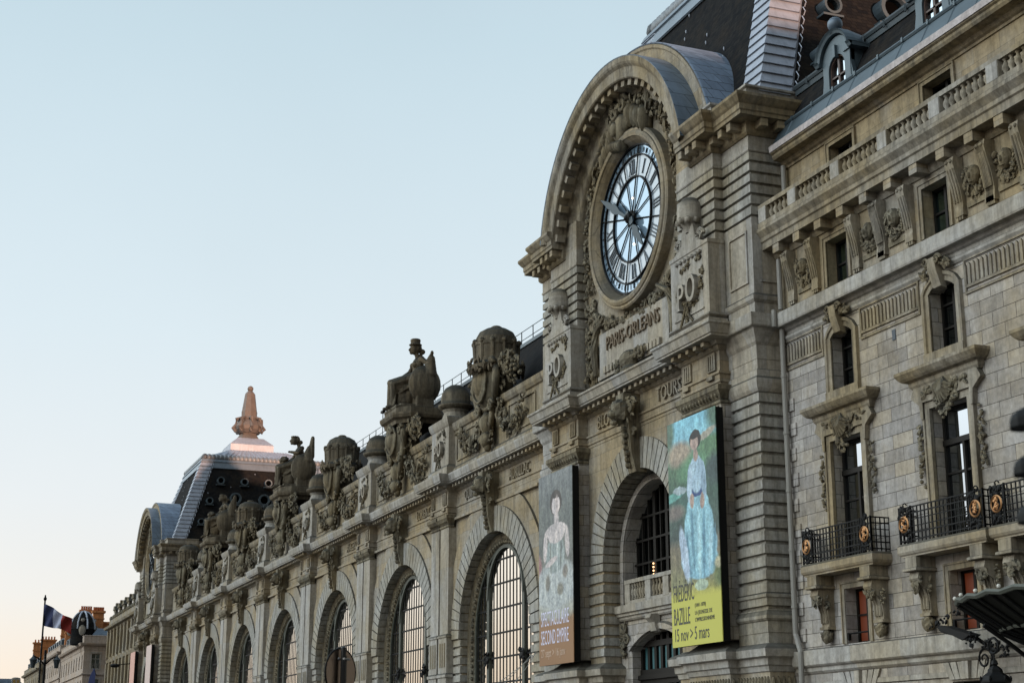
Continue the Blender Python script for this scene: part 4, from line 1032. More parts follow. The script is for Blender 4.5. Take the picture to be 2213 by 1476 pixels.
    for k in range(4): f.ell((C + .6 + k * .36, .1, 23.55 - k * .2), (.13, .34, .52), rough=.3, seed=k)
    for k in range(4): f.ell((C - 1.15 - k * .27, .12, 23.3 - k * .27), (.13, .28, .42), rough=.3, seed=k)
    [f.ell((C - .9 + k * .2, -.02, 22.72 - .05 * k), (.09, .26, .24)) for k in range(5)]; f.ell((C - .5, -.18, 23.3), (.22, .14, .3), rough=.2)
    f.box(C - 1.4, C + 1.6, .3, .5, 23.0, 23.8)
    f.build('crest', M['carve'], T, smooth=True)
    f = MB(); foliage(f, [(C - 1.8, 23.2), (C - .9, 24.2), (C, 24.3), (C + 1.3, 24.0), (C + 2.4, 23.0)], 130, .22, rnd, .34, .2, .3); f.build('crest_leaves', M['carve'], T)
    mb = MB(); mb.box(C - 2.95, C + 2.95, .2, .42, 14.1, 15.75); mb.box(C - 3.05, C + 3.05, .16, .42, 13.95, 14.1)
    for s in (-1, 1):
        for k in range(4): mb.box(C + s * (1.4 + k * .3) - .1, C + s * (1.4 + k * .3) + .1, .08, .25, 14.1, 14.36)
    mb.sweep([(C - A0, .4), (C + A0, .4)], [(.0, 13.5), (.28, 13.5), (.28, 13.8), (.2, 13.9), (0, 13.95)])
    mb.build('name_tablet', M['plain'], T)
    text_mb('PARIS-ORLEANS', C + .05, 14.98, .17, .54, .09, .86, bold=0).build('lettering', M['letter'], T)
    f = MB(); f.ell((C, .0, 14.12), (.5, .26, .3), rough=.2); f.lathe(C, .1, [(.5, 13.55), (.6, 13.7), (.42, 13.85), (.55, 14.05), (.45, 14.3), (.3, 14.42)], 14, sy=.6)
    foliage(f, [(C - 1.3, 14.1), (C - .5, 14.1), (C + .5, 14.15), (C + 1.2, 14.25)], 70, .17, rnd, .22, .14, .22); f.build('base_shell', M['carve'], T)
    # --- monogram pedestals with finials
    for s in (-1, 1):
        x = C + s * 5.735; p = MB(); pa = [(x - 1.35, .2), (x - 1.35, -.4), (x + 1.35, -.4), (x + 1.35, .2)]
        p.sweep(pa, [(.1, 13.5), (.1, 13.78), (.02, 13.84), (.1, 13.9), (.06, 13.98), (0, 14.0), (0, 16.35), (.03, 16.38), (.03, 16.5), (0, 16.52), (-.6, 16.56)])
        for z in (14.2,): p.box(x - 1.1, x + 1.0, -.44, -.4, z, z + .05)
        p.prism([(x - 1.1, 16.5), (x - .5, 16.75), (x - .42, 17.2), (x - .3, 17.45), (x + .3, 17.45), (x + .42, 17.2), (x + .55, 16.75), (x + 1.1, 16.5)], -.42, .1)
        for q in (-1, 1): scroll(p, (x + q * .75, 16.8), .24, 1.4, .08, q, -.35)
        for k in range(7): p.ell((x - .85 + k * .28, -.44, 16.2), (.1, .06, .07), nu=7, nv=5)
        ped = p.build('pedestal', M['plain'], T); ped['label'] = 'pale pedestal with raised PO monogram beside the clock'
        fc = MB(); finial_cap(fc, x, -.3, 17.1, .78); fc.build('finial', M['plain'], ped, smooth=True)
        monogram(x, -.4, 14.95, ped, .92, rnd)
    # --- mansard roof
    X0, X1, Y0, Y1, Z0, Z1, k_ = C - 8.7, C + 8.7, .9, 20.4, 21.2, 30.3, .346
    ins = (Z1 - Z0) * k_
    mb = MB(); b = [(X0, Y0, Z0), (X1, Y0, Z0), (X1, Y1, Z0), (X0, Y1, Z0)]; t = [(X0 + ins, Y0 + ins, Z1), (X1 - ins, Y0 + ins, Z1), (X1 - ins, Y1 - ins, Z1), (X0 + ins, Y1 - ins, Z1)]
    mb.add(b + t, [(0, 1, 5, 4), (1, 2, 6, 5), (2, 3, 7, 6), (3, 0, 4, 7)]); roof = mb.build('roof', M['slate'], T)
    mb = MB(); mb.box(X0 + .1, X1 - .1, 2.0, Y1, 13, 21.3); mb.build('rear_walls', M['block'], T)
    # hip coverings in stepped plates
    for (hx, sx), (hy, sy) in (((X1, -1), (Y0, 1)), ((X0, 1), (Y0, 1)), ((X1, -1), (Y1, -1)), ((X0, 1), (Y1, -1))):
        mb = MB(); n = 21
        for i in range(n):
            za, zb = Z0 + (Z1 - Z0) * i / n, Z0 + (Z1 - Z0) * (i + 1) / n + .05
            for lip, z, out in ((0, za, .17), (1, zb, .08)): pass
            def pt(z, w_, face, out):
                s_ = (z - Z0) * k_
                px, py = hx + sx * s_, hy + sy * s_
                px -= sx * out; py -= sy * out
                return (px + sx * w_, py, z) if face == 0 else (px, py + sy * w_, z)
            for face in (0, 1):
                q = [pt(za, 0, face, .18), pt(za, 1.2, face, .18), pt(zb, 1.2, face, .10), pt(zb, 0, face, .10), pt(za, 0, face, .0), pt(za, 1.2, face, .0)]
                mb.add(q, [(0, 1, 2, 3), (4, 5, 1, 0)]); q2 = [pt(za, 1.2, face, .18), pt(za, 1.2, face, -.05), pt(zb, 1.2, face, -.05), pt(zb, 1.2, face, .10)]
                mb.add(q2, [(0, 1, 2, 3)])
        mb.build('hip_cover', M['zincpale'], roof)
        if sy > 0 and sx < 0:
            mb = MB()   # curled snow guards down the outer edge of the side strip
            for i in range(20):
                z = Z0 + .3 + i * .44; s_ = (z - Z0) * k_; mb.tube([(hx + sx * s_ + .12, hy + sy * s_ + 1.25, z), (hx + sx * s_ + .2, hy + sy * s_ + 1.27, z + .14), (hx + sx * s_ + .05, hy + sy * s_ + 1.28, z + .36)], .022, 4)
            mb.build('hip_clips', M['zincpale'], roof)
    mb = MB()
    rect = lambda e, z: [(X0 + ins - e, Y0 + ins - e, z), (X1 - ins + e, Y0 + ins - e, z), (X1 - ins + e, Y1 - ins + e, z), (X0 + ins - e, Y1 - ins + e, z)]
    lv = [rect(.44, 29.2), rect(.5, 29.25), rect(.26, 29.9), rect(.34, 29.95), rect(.22, 30.2), rect(-.2, 30.3)]
    vs = [p for r_ in lv for p in r_]; fs = []
    for i in range(len(lv) - 1):
        for j in range(4): fs.append((i * 4 + j, i * 4 + (j + 1) % 4, i * 4 + 4 + (j + 1) % 4, i * 4 + 4 + j))
    mb.add(vs, fs); mb.build('roof_trim', M['zincmid'], roof)
    mb = MB(); c4 = rect(-.12, 30.42)
    for a_, b_ in zip(c4, c4[1:] + c4[:1]):
        A_, B_ = Vector(a_), Vector(b_); n = int((B_ - A_).length / .42)
        mb.tube([A_, B_], .30, 8)
        for i in range(n + 1): mb.ell(A_.lerp(B_, i / n), (.38, .38, .40), nu=8, nv=6)
    mb.build('beaded_ridge_roll', M['lead2'], roof, smooth=True)
    mb = MB(); lv = [rect(-.2, 30.5)]
    for hw, z in ((2.35, 32.0), (2.35, 32.7), (2.25, 32.85), (1.4, 33.6)): lv.append([(C - hw, 9.75 - hw, z), (C + hw, 9.75 - hw, z), (C + hw, 9.75 + hw, z), (C - hw, 9.75 + hw, z)])
    vs = [p for r_ in lv for p in r_]; fs = [(16, 17, 18, 19)]
    for i in range(len(lv) - 1):
        for j in range(4): fs.append((i * 4 + j, i * 4 + (j + 1) % 4, i * 4 + 4 + (j + 1) % 4, i * 4 + 4 + j))
    mb.add(vs, fs)
    for i in range(1, 18):
        x = X0 + ins + i * .63; 
        if x > X1 - ins: break
        f0 = min(1, min(x - X0 - ins, X1 - ins - x) / 3.4); mb.tube([(x, Y0 + ins + .2, 30.56), (x + (C - x) * .55, Y0 + ins + 3.3 * f0, 30.6 + 1.4 * f0)], .05, 4)
    for i in range(1, 22):
        y = Y0 + ins + i * .62; f0 = min(1, (y - Y0 - ins) / 3.3)
        if y < Y1 - ins: mb.tube([(X1 - ins - .2, y, 30.56), (X1 - ins - 3.2 * f0, y + (9.75 - y) * .5 * f0, 30.6 + 1.4 * f0)], .05, 4)
    for i in range(26): mb.ell((C + 2.2, 9.75 - 2.2 + i * .176, 32.78), (.14, .07, .08), nu=6, nv=4); mb.ell((C - 2.2 + i * .176, 9.75 - 2.2, 32.78), (.07, .14, .08), nu=6, nv=4)
    mb.build('upper_roof', M['zincpale'], roof)
    fx, fy = C, 9.75
    mb = MB(); mb.lathe(fx, fy, [(1.5, 33.5), (1.15, 33.9), (.95, 34.2), (1.0, 34.35)], 8)
    mb.lathe(fx, fy, [(1.15, 34.3), (1.5, 34.7), (1.55, 35.1), (1.3, 35.5), (1.0, 35.8)], 12)
    for k in range(8):
        a = 2 * PI * k / 8; p0 = (fx + 1.4 * math.cos(a), fy + 1.4 * math.sin(a)); mb.tube([(p0[0] * .5 + fx * .5, p0[1] * .5 + fy * .5, 36.1), (p0[0], p0[1], 35.9), (p0[0] * 1.0, p0[1], 35.3), (fx + 1.75 * math.cos(a), fy + 1.75 * math.sin(a), 34.9), (p0[0], p0[1], 34.5)], .2, 6)
    mb.lathe(fx, fy, [(.85, 35.8), (.98, 36.0), (.86, 36.2), (.88, 36.8), (.84, 36.85), (.56, 38.8), (.5, 38.9), (.28, 39.15), (.2, 39.2)], 8)
    mb.ell((fx, fy, 39.42), .33, nu=14, nv=10); fin = mb.build('roof_finial', M['finial'], roof)
    # round roof vents
    for (yy, zz, r_) in ((3.6, 23.2, .30), (4.5, 25.5, .33), (7.2, 25.9, .55), (10.2, 25.9, .55), (12.6, 25.6, .36), (5.7, 27.8, .36), (8.2, 27.8, .36), (10.7, 27.8, .36)):
        xx = X1 - (zz - Z0) * k_; o = MB(); n = 20
        v = []; 
        for i in range(n):
            a = 2 * PI * i / n; c_, s_ = math.cos(a), math.sin(a)
            for rr, ox in ((r_ * 1.0, -.35), (r_ * 1.0, .45), (r_ * 1.12, .5), (r_ * 1.1, .62), (r_ * .82, .62), (r_ * .72, .5), (r_ * .7, .1)): v.append((xx + ox, yy + rr * c_, zz + rr * s_))
        o.add(v, [(i * 7 + j, ((i + 1) % n) * 7 + j, ((i + 1) % n) * 7 + j + 1, i * 7 + j + 1) for i in range(n) for j in range(6)])
        o.box(xx - .1, xx + .6, yy - r_ * 1.25, yy + r_ * 1.25, zz - r_ * 1.35, zz - r_ * 1.1)
        vent = o.build('round_vent', M['zincplain'], roof)
        d_ = MB(); d_.add([(xx + .3, yy + r_ * .72 * math.cos(2 * PI * i / 16), zz + r_ * .72 * math.sin(2 * PI * i / 16)) for i in range(16)], [tuple(range(16))]); d_.build('vent_opening', M['dark'], vent)
    hk = MB()
    for (xx, zz) in ((4.3, 24.6), (2.0, 26.3), (-.6, 27.7), (-3.0, 25.4), (5.3, 23.0), (-1.0, 29.0)):
        y_ = Y0 + (zz - Z0) * k_ 
        for e in (0, .42): hk.ell((C + xx - e * .35, y_ - .08 + e * k_, zz + e), (.03, .03, .08), nu=6, nv=5)
    for (yy, zz) in ((6.6, 24.3), (8.6, 24.9), (6.8, 27.2), (9.4, 28.8), (4.4, 26.4), (11.5, 24.2)): hk.ell((X1 - (zz - Z0) * k_ + .08, yy, zz), (.03, .04, .08), nu=6, nv=5)
    build_each(hk, 'roof_hook', M['zincpale'], roof, .25)
    return T
M['zincmid'] = zinc_mat('mid_zinc', (.19, .23, .27), False, 1, 1)
M['zincblue'] = zinc_mat('blue_zinc', (.20, .26, .345), True, .55, .42)
M['lead2'] = zinc_mat('ridge_lead', (.22, .235, .25), False, 1, 1)
M['finial'] = zinc_mat('finial_lead', (.17, .14, .12), False, 1, 1, .7)
M['winteal'] = mirror('teal_tinted_glass', (.25, .38, .38), .05)
M['pipe'] = simple('painted_pipe', (.25, .235, .21), .6)
M['handmetal'] = simple('clock_hand_metal', (.022, .042, .056), .5, .3)
M['lip'] = stone('gutter_stone', (.62, .56, .56), (.56, .50, .48), .3, .0, tanamt=.3, top=.2)
M['brown'] = simple('brown_joinery', (.06, .03, .02), .5)
M['letter'] = simple('tan_letters', (.15, .11, .07), .85)
near = clock_pavilion(-50.4, [('BLOIS', -2.55), ('TOURS', 2.75)])
far = copy_tree(near, skip=('lettering',))
far.location.x = -168.16
far['label'] = 'far clock front with pink-topped slate roof and pink finial, beyond the hall'
for a in (near, far): a['group'] = 'twin clock fronts'

# ------------------------------------------------------------------ hotel wing on the right
hot = thing('hotel_wing', 'pale hotel wing with balustrade, black iron balconies and dormers, at the right edge', 'building', (-20, 1, -1.6))
BAY = [-38.05 + 4.87 * k for k in range(10)]; HX0, HX1 = -41.55, 11.0; HY = 1.1
rnd = random.Random(5)
holes = []
for cx in BAY:
    if cx + 1 > HX1: continue
    holes += [(cx - .57, cx + .57, 10.42, 12.3, .22), (cx - .8, cx + .8, 5.42, 8.95), (cx - .56, cx + .56, 3.1, 4.64), (cx - .75, cx + .75, -1.5, 1.85)]
mb = MB(); wall_rect(mb, HX0, HX1, -1.5, 12.98, holes, HY, .55); mb.build('wall', M['block'], hot)
mb = MB(); wall_rect(mb, HX0, HX1, 13.4, 15.75, [(cx - .57, cx + .57, 13.64, 15.06) for cx in BAY if cx < 10], HY, .5); mb.build('frieze_wall', M['smooth'], hot)
mb = MB()
mb.sweep([(HX0, HY), (HX1, HY)], [(-.1, 12.55), (.04, 12.57), (.09, 12.64), (.09, 12.72), (.03, 12.76), (.03, 12.86), (.1, 12.9), (.16, 12.98), (.33, 13.0), (.35, 13.05), (.35, 13.44), (-.1, 13.5)])
mb.build('band_course', M['plain'], hot)
mb = MB(); mb.sweep([(HX0 + .2, HY), (HX1, HY)], [(-.1, 2.35), (.02, 2.36), (.08, 2.42), (.08, 2.52), (.16, 2.56), (.2, 2.6), (.2, 3.02), (-.1, 3.1)])
mb.sweep([(HX0 + .2, HY), (HX1, HY)], [(-.1, 1.95), (.05, 1.97), (.05, 2.1), (-.1, 2.12)]); mb.build('string_course', M['plain'], hot)
mb = MB(); mb.sweep([(HX0, HY), (HX1, HY)], [(-.1, 15.36), (.05, 15.38), (.1, 15.48), (.1, 15.62), (.5, 15.64), (.5, 15.86), (.55, 15.9), (.55, 16.02), (.62, 16.12), (.68, 16.2), (.68, 16.3), (.4, 16.42), (-.1, 16.44)]); mb.build('cornice', M['mould'], hot)
mb = MB(); x = -40.9
while x < HX1: mb.box(x - .04, x + .32, .62, 1.05, 15.36, 15.63); x += 1.2175
build_each(mb, 'modillion', M['smooth'], hot, .05)
# balustrade
mb = MB(); mb.box(HX0, HX1, .5, .76, 16.98, 17.12); mb.box(HX0, HX1, .47, .8, 16.34, 16.5)
PX_ = [HX0 + .3] + [-39.45 + 2.435 * k for k in range(21)]
for x in PX_:
    if x < HX1: mb.box(x - .24, x + .24, .48, .77, 16.45, 17.0)
bal = mb.build('balustrade', M['mould'], hot)
mb = MB(); 
for x in PX_:
    if x < HX1: mb.box(x - .22, x + .22, .462, .5, 16.5, 16.98)
build_each(mb, 'pedestal', M['plain'], bal, .01)
bm = MB(); bm.lathe(0, 0, [(.08, 16.5), (.08, 16.54), (.05, 16.58), (.105, 16.7), (.10, 16.78), (.05, 16.88), (.045, 16.92), (.08, 16.95), (.08, 17.0)], 8)
first = None
for a, b_ in zip(PX_, PX_[1:]):
    n = max(2, round((b_ - a - .48) / .245))
    for k in range(n):
        x = a + .24 + (k + .5) * (b_ - a - .48) / n
        if x > -19.5: continue
        if first is None:
            m2 = MB(); m2.v = [(vx + x, vy + .63, vz) for vx, vy, vz in bm.v]; m2.f = bm.f; first = m2.build('baluster', M['mould'], bal, smooth=True); fx0 = x
        else:
            c = first.copy(); COL.objects.link(c); c.parent = bal; c.location.x = x - fx0
# attic wall, cornice, zinc gutter, mansard
mb = MB(); wall_rect(mb, HX0, HX1, 16.3, 18.7, [(cx - .06 - .65, cx - .06 + .65, 16.5, 18.25) for cx in BAY if cx < 10], 1.5, .45); mb.build('attic_wall', M['smooth'], hot)
mb = MB(); mb.sweep([(HX0 + .2, 1.5), (HX1, 1.5)], [(-.1, 18.42), (.05, 18.44), (.05, 18.52), (.12, 18.56), (.2, 18.66), (.45, 18.7), (.5, 18.78), (.5, 18.86), (.56, 18.9), (.58, 19.12), (-.1, 19.14)]); mb.build('attic_cornice', M['mould'], hot)
mb = MB(); mb.sweep([(HX0 + .2, 1.5), (HX1, 1.5)], [(.5, 18.92), (.6, 18.94), (.62, 19.13), (.5, 19.16)]); mb.build('gutter_lip', M['lip'], hot)
mb = MB(); mb.prism_x([(.98, 19.14), (1.36, 19.86), (1.5, 19.9), (1.5, 19.1)], HX0 + .2, HX1)
x = HX0 + 1
while x < HX1: mb.tube([(x, 1.0, 19.16), (x, 1.36, 19.87)], .03, 4); mb.box(x - .04, x + .04, 1.28, 1.42, 19.84, 19.98); x += 1.22
mb.tube([(HX0 + .2, 1.36, 19.9), (HX1, 1.36, 19.9)], .07, 6); mb.build('zinc_gutter', M['zincplain'], hot)
mb = MB(); mb.add([(HX0 + .2, 1.45, 19.85), (HX1, 1.45, 19.85), (HX1, 2.15, 21.3), (HX0 + .2, 2.15, 21.3), (HX1, 9, 22.4), (HX0 + .2, 9, 22.4)], [(0, 1, 2, 3), (3, 2, 4, 5)])
mb.add([(HX1, 1.4, 12), (HX1, 16, 12), (HX1, 16, 22.4), (HX1, 9, 22.4), (HX1, 2.15, 21.3)], [(0, 1, 2, 3, 4)]); mb.build('roof', M['slate'], hot)
mb = MB(); mb.tube([(HX0 + .2, 2.05, 21.38), (HX1, 2.05, 21.38)], .12, 8); mb.box(HX0 + .2, HX1, 2.0, 2.2, 21.1, 21.3)
x = HX0 + 1
while x < HX1: mb.tube([(x, 1.95, 21.45), (x, 1.93, 21.2)], .04, 4); x += 1.1
mb.build('roof_gutter', M['lead'], hot)
for cx in BAY[:6]:
    x = cx; d_ = MB(); yf = 1.5
    d_.prism([(x - .75, 19.85), (x - .45, 19.85), (x - .45, 20.6)] + [(p[0], p[1]) for p in arc_pts(x, 20.6, .45, 0, 180, 12)][1:] + [(x + .45, 19.85), (x + .75, 19.85), (x + .75, 20.95)] + [(p[0], p[1]) for p in arc_pts(x, 20.85, .8, 10, 170, 12)][::-1] + [(x - .75, 20.95)], yf - .05, yf + .12)
    d_.arcsweep([(x - 1.0, 20.95, -.1, 1), (x - .8, 20.95, -.1, 1)] + arc_pts(x, 20.9, .8, 12, 168, 14) + [(x + .8, 20.95, .1, 1), (x + 1.0, 20.95, .1, 1)], [(0, yf - .05), (0, yf - .16), (.08, yf - .2), (.14, yf - .26), (.14, yf + .1), (.0, yf + .9)])
    d_.box(x + .62, x + .75, yf, yf + 1.0, 19.85, 20.95); d_.box(x - .75, x - .62, yf, yf + 1.0, 19.85, 20.95)
    d_.box(x + .45, x + 1.0, yf - .1, yf + 1.0, 20.95, 21.1); d_.prism([(x - .75, 19.85), (x - 1.15, 19.85), (x - .85, 20.1), (x - .75, 20.6)], yf - .03, yf + .1); d_.prism([(x + .75, 19.85), (x + 1.15, 19.85), (x + .85, 20.1), (x + .75, 20.6)], yf - .03, yf + .1)
    d_.box(x - .07, x + .07, yf - .14, yf, 20.95, 21.35)
    dorm = d_.build('dormer', M['zincplain'], hot)
    d_ = MB(); d_.ell((x, yf - .02, 22.08), .24, nu=16, nv=12); d_.lathe(x, yf - .02, [(.2, 21.75), (.12, 21.82), (.1, 21.9)], 10); d_.build('ball_finial', M['zinc'], dorm, smooth=True)
    d_ = MB(); d_.add([(p[0], yf + .1, p[1]) for p in arch_path(x, 20.6, .46, 19.85, 12)], [tuple(range(15))]); pn = d_.build('dormer_window', M['winglass'], dorm)
    d_ = MB(); d_.box(x - .05, x + .05, yf + .03, yf + .09, 19.85, 21.05); d_.box(x - .46, x + .46, yf + .03, yf + .09, 20.36, 20.42)
    d_.arcsweep(arch_path(x, 20.6, .46, 19.85, 12), [(0, yf + .02), (-.07, yf + .02), (-.07, yf + .1)]); d_.build('window_frame', M['brown'], dorm)

def window(parent, x0, x1, z0, z1, y, cols, rows, glass, fr=.07, mat=None, name='window'):
    g = MB(); g.add([(x0, y, z0), (x1, y, z0), (x1, y, z1), (x0, y, z1)], [(0, 1, 2, 3)]); o = g.build(name, glass, parent)
    f = MB(); f.box(x0, x0 + fr, y - .07, y - .005, z0, z1); f.box(x1 - fr, x1, y - .07, y - .005, z0, z1); f.box(x0, x1, y - .065, y - .005, z0, z0 + fr); f.box(x0, x1, y - .065, y - .005, z1 - fr, z1)
    for c in range(1, cols):
        x = x0 + (x1 - x0) * c / cols; f.box(x - fr * .7, x + fr * .7, y - .08, y - .005, z0, z1)
    for r in rows: f.box(x0, x1, y - .06, y - .005, r - fr * .4, r + fr * .4)
    f.build('window_frame', mat or M['darkwood'], o); return o
for ib, cx in enumerate(BAY):
    if cx > 9: continue
    window(hot, cx - .57, cx + .57, 10.42, 12.3, HY + .42, 2, (11.1, 11.75), M['darkglass'])
    bd = window(hot, cx - .8, cx + .8, 5.42, 8.95, HY + .36, 1, (6.5, 7.2), M['winglass'], .07, name='balcony_door')
    f = MB(); f.box(cx + .0, cx + .09, HY + .27, HY + .352, 5.42, 8.0); f.box(cx - .8, cx + .8, HY + .26, HY + .353, 7.95, 8.1); f.build('door_mullion', M['darkwood'], bd)
    window(hot, cx - .57, cx + .57, 13.64, 15.06, HY + .4, 2, (14.35,), M['winteal'])
    window(hot, cx - .71, cx + .59, 16.5, 18.25, 1.5 + .38, 2, (17.7,), M['darkglass'])
    if ib > 5: continue
    w_ = window(hot, cx - .56, cx + .56, 3.1, 4.64, HY + .42, 2, (3.9,), M['lit']); 
    r = MB(); r.tube([(cx - .6, HY + .05, 3.38), (cx + .6, HY + .05, 3.38)], .025, 5); r.box(cx - .6, cx - .5, HY, HY + .08, 3.2, 3.4); r.box(cx + .5, cx + .6, HY, HY + .08, 3.2, 3.4); r.build('guard_bar', M['iron'], w_)
    s = MB()   # stone frames
    def frame(x0, x1, z0, z1, y, w=.16, d=.06, bottom=True):
        s.box(x0 - w, x0, y - d, y + .02, z0 - (w if bottom else 0), z1 + w); s.box(x1, x1 + w, y - d, y + .02, z0 - (w if bottom else 0), z1 + w); s.box(x0, x1, y - d, y + .02, z1, z1 + w)
        s.box(x0 - w * 1.35, x0 - w, y - d - .03, y + .02, z0 - (w if bottom else 0), z1 + w * 1.3); s.box(x1 + w, x1 + w * 1.35, y - d - .03, y + .02, z0, z1 + w * 1.3); s.box(x0 - w, x1 + w, y - d - .03, y + .02, z1 + w, z1 + w * 1.35)
        if bottom: s.box(x0 - w, x1 + w, y - d - .02, y + .02, z0 - w, z0)
    frame(cx - .57, cx + .57, 3.1, 4.64, HY, .14, .03, False); frame(cx - .57, cx + .57, 13.64, 15.06, HY, .12, .04, False); frame(cx - .71, cx + .59, 16.9, 18.25, 1.5, .12, .05, False)
    # mezzanine window surround with segmental head
    P = [(cx - .6, 10.3), (cx - .6, 12.0)] + [(cx - .6 + 1.2 * i / 8, 12.05 + .25 * (1 - (i / 4 - 1) ** 2)) for i in range(9)] + [(cx + .6, 12.0), (cx + .6, 10.3)]
    N_ = [(-1, 0), (-1, .3)] + [((x_ - cx) * .5, 1) for x_, _ in P[2:-2]] + [(1, .3), (1, 0)]
    s.arcsweep([(p[0], p[1], n[0], n[1]) for p, n in zip(P, N_)], [(-.03, HY + .02), (-.03, HY - .05), (.12, HY - .05), (.14, HY - .1), (.24, HY - .1), (.26, HY + .02)])
    s.box(cx - .85, cx + .85, HY - .13, HY + .05, 10.16, 10.42)
    s.prism_x([(HY + .02, 12.9), (HY - .34, 12.88), (HY - .3, 12.55), (HY - .16, 12.1), (HY + .02, 12.05)], cx - .17, cx + .17)
    # door surround
    frame(cx - .8, cx + .8, 5.42, 8.95, HY, .2, .1, False)
    s.sweep([(cx - 1.4, HY + .05), (cx - 1.4, HY - .02), (cx - 1.4, HY - .12), (cx + 1.4, HY - .12), (cx + 1.4, HY + .05)], [(-.05, 9.55), (.02, 9.57), (.08, 9.66), (.1, 9.76), (.22, 9.8), (.28, 9.86), (.36, 9.98), (.36, 10.06), (-.05, 10.14)])
    s.prism([(cx - 1.35, 9.6), (cx - 1.5, 9.35), (cx - 1.15, 9.1), (cx - 1.1, 8.7), (cx - 1.0, 8.7), (cx - 1.0, 9.15), (cx + 1.0, 9.15), (cx + 1.0, 8.7), (cx + 1.1, 8.7), (cx + 1.15, 9.1), (cx + 1.5, 9.35), (cx + 1.35, 9.6)], HY - .16, HY + .02)
    build_each(s, 'window_surround', M['mould'], hot, .08)
    s = MB()  # shell, leaf drops, keystone leaves
    for k in range(9):
        a = R(200 + 140 * k / 8); s.tube([(cx, HY - .2, 9.62), (cx + .22 * math.cos(a), HY - .32, 9.5 + .26 * math.sin(a)), (cx + .40 * math.cos(a), HY - .22, 9.5 + .52 * math.sin(a))], [.05, .085, .06], 6)
    s.ell((cx, HY - .12, 9.35), (.36, .12, .42), nu=14, nv=8)
    foliage(s, [(cx - 1.0, 9.42), (cx - .4, 9.4), (cx - .25, 8.85), (cx, 8.65), (cx + .25, 8.85), (cx + .4, 9.4), (cx + 1.0, 9.42)], 60, .12, rnd, .14, HY - .14, .1)
    for q in (-1, 1): foliage(s, [(cx + q * 1.27, 8.6), (cx + q * 1.27, 7.0)], 34, .11, rnd, .09, HY - .05, .1)
    foliage(s, [(cx - .7, 12.55), (cx, 12.8), (cx + .7, 12.6)], 34, .13, rnd, .15, HY - .12, .12); scroll(s, (cx - .25, 12.8), .14, 1.3, .05, -1, HY - .28); scroll(s, (cx + .25, 12.8), .14, 1.3, .05, 1, HY - .28)
    build_each(s, 'shell_carving', M['carve'], hot, .12)
    # fluted panel to the right of the mezzanine window
    s = MB(); x0, x1 = cx + 1.05, cx + 4.87 - 1.05; spans = [(x0, x1)] + ([(HX0 + .35, cx - 1.05)] if ib == 0 else [])
    for a, b_ in spans:
        for q in ((a - .06, b_ + .06, 11.62, 11.68), (a - .06, b_ + .06, 12.52, 12.57), (a - .06, a, 11.68, 12.52), (b_, b_ + .06, 11.68, 12.52)): s.box(q[0], q[1], HY - .04, HY + .02, q[2], q[3])
        n = int((b_ - a) / .165)
        for k in range(n + 1):
            x = a + (b_ - a) * k / n
            s.prism([(x - .045, 11.85), (x + .045, 11.85), (x + .045, 12.38), (x, 12.44), (x - .045, 12.38)], HY - .05, HY + .02)
        s.box(a, b_, HY - .05, HY + .02, 11.78, 11.86)
    build_each(s, 'fluted_panel', M['mould'], hot, .2)
    # consoles in pairs with mask reliefs between
    for q in (-2.5, -1.12, 1.12, 2.42):
        xx = cx + q
        if xx < HX0 + .1: continue
        s = MB(); s.prism_x([(HY + .02, 15.34), (HY - .32, 15.32), (HY - .36, 15.15), (HY - .28, 14.8), (HY - .17, 14.4), (HY - .12, 14.0), (HY - .14, 13.85), (HY + .02, 13.85)], xx - .17, xx + .17)
        for e in (-.13, 0, .13): s.tube([(xx + e * .85, HY - .34, 15.0), (xx + e * .85, HY - .24, 14.6), (xx + e * .85, HY - .15, 14.1)], .03, 5)
        for e in (-.1, .1): s.ell((xx + e * .85, HY - .36, 15.2), .055, nu=8, nv=6)
        s.box(xx - .18, xx + .18, HY - .14, HY, 13.72, 13.85)
        for e in (-.1, 0, .1): s.box(xx + e - .03, xx + e + .03, HY - .12, HY, 13.62, 13.72)
        s.build('console', M['mould'], hot)
    for q in (-1.81, 1.78):
        xx = cx + q
        if xx < HX0 + .3: continue
        s = MB(); s.box(xx - .42, xx + .42, HY - .05, HY + .02, 13.88, 14.02); s.ell((xx, HY - .08, 14.65), (.2, .18, .28), nu=12, nv=9, rough=.1); s.ell((xx, HY - .26, 14.62), (.05, .06, .09), nu=6, nv=5)
        s.ell((xx - .08, HY - .22, 14.72), .04, nu=6, nv=5); s.ell((xx + .08, HY - .22, 14.72), .04, nu=6, nv=5); s.ell((xx, HY - .2, 14.46), (.09, .05, .03), nu=6, nv=5)
        foliage(s, [(xx - .38, 14.9), (xx - .3, 14.3), (xx, 14.12), (xx + .3, 14.3), (xx + .38, 14.9)], 90, .11, rnd, .15, HY, .14); s.build('mask_relief', M['carve'], hot)
    # balcony (the one over the entrance is longer)
    hb = 2.85 if ib == 2 else 1.8
    s = MB(); s.sweep([(cx - hb, HY + .02), (cx - hb, .5), (cx + hb, .5), (cx + hb, HY + .02)], [(-.3, 5.06), (-.05, 5.08), (.02, 5.14), (.05, 5.2), (.05, 5.36), (0, 5.42), (-.6, 5.43)])
    s.box(cx - hb + .05, cx + hb - .05, .52, HY, 5.07, 5.4); b = s.build('balcony', M['smooth'], hot)
    s = MB(); y_ = .52; xa, xb = cx - hb + .02, cx + hb - .02
    for z in (5.5, 5.68, 6.2, 6.36): s.box(xa, xb, y_ - .015, y_ + .015, z - .018, z + .018); s.box(xa - .015, xa + .015, y_, HY, z - .018, z + .018); s.box(xb - .015, xb + .015, y_, HY, z - .018, z + .018)
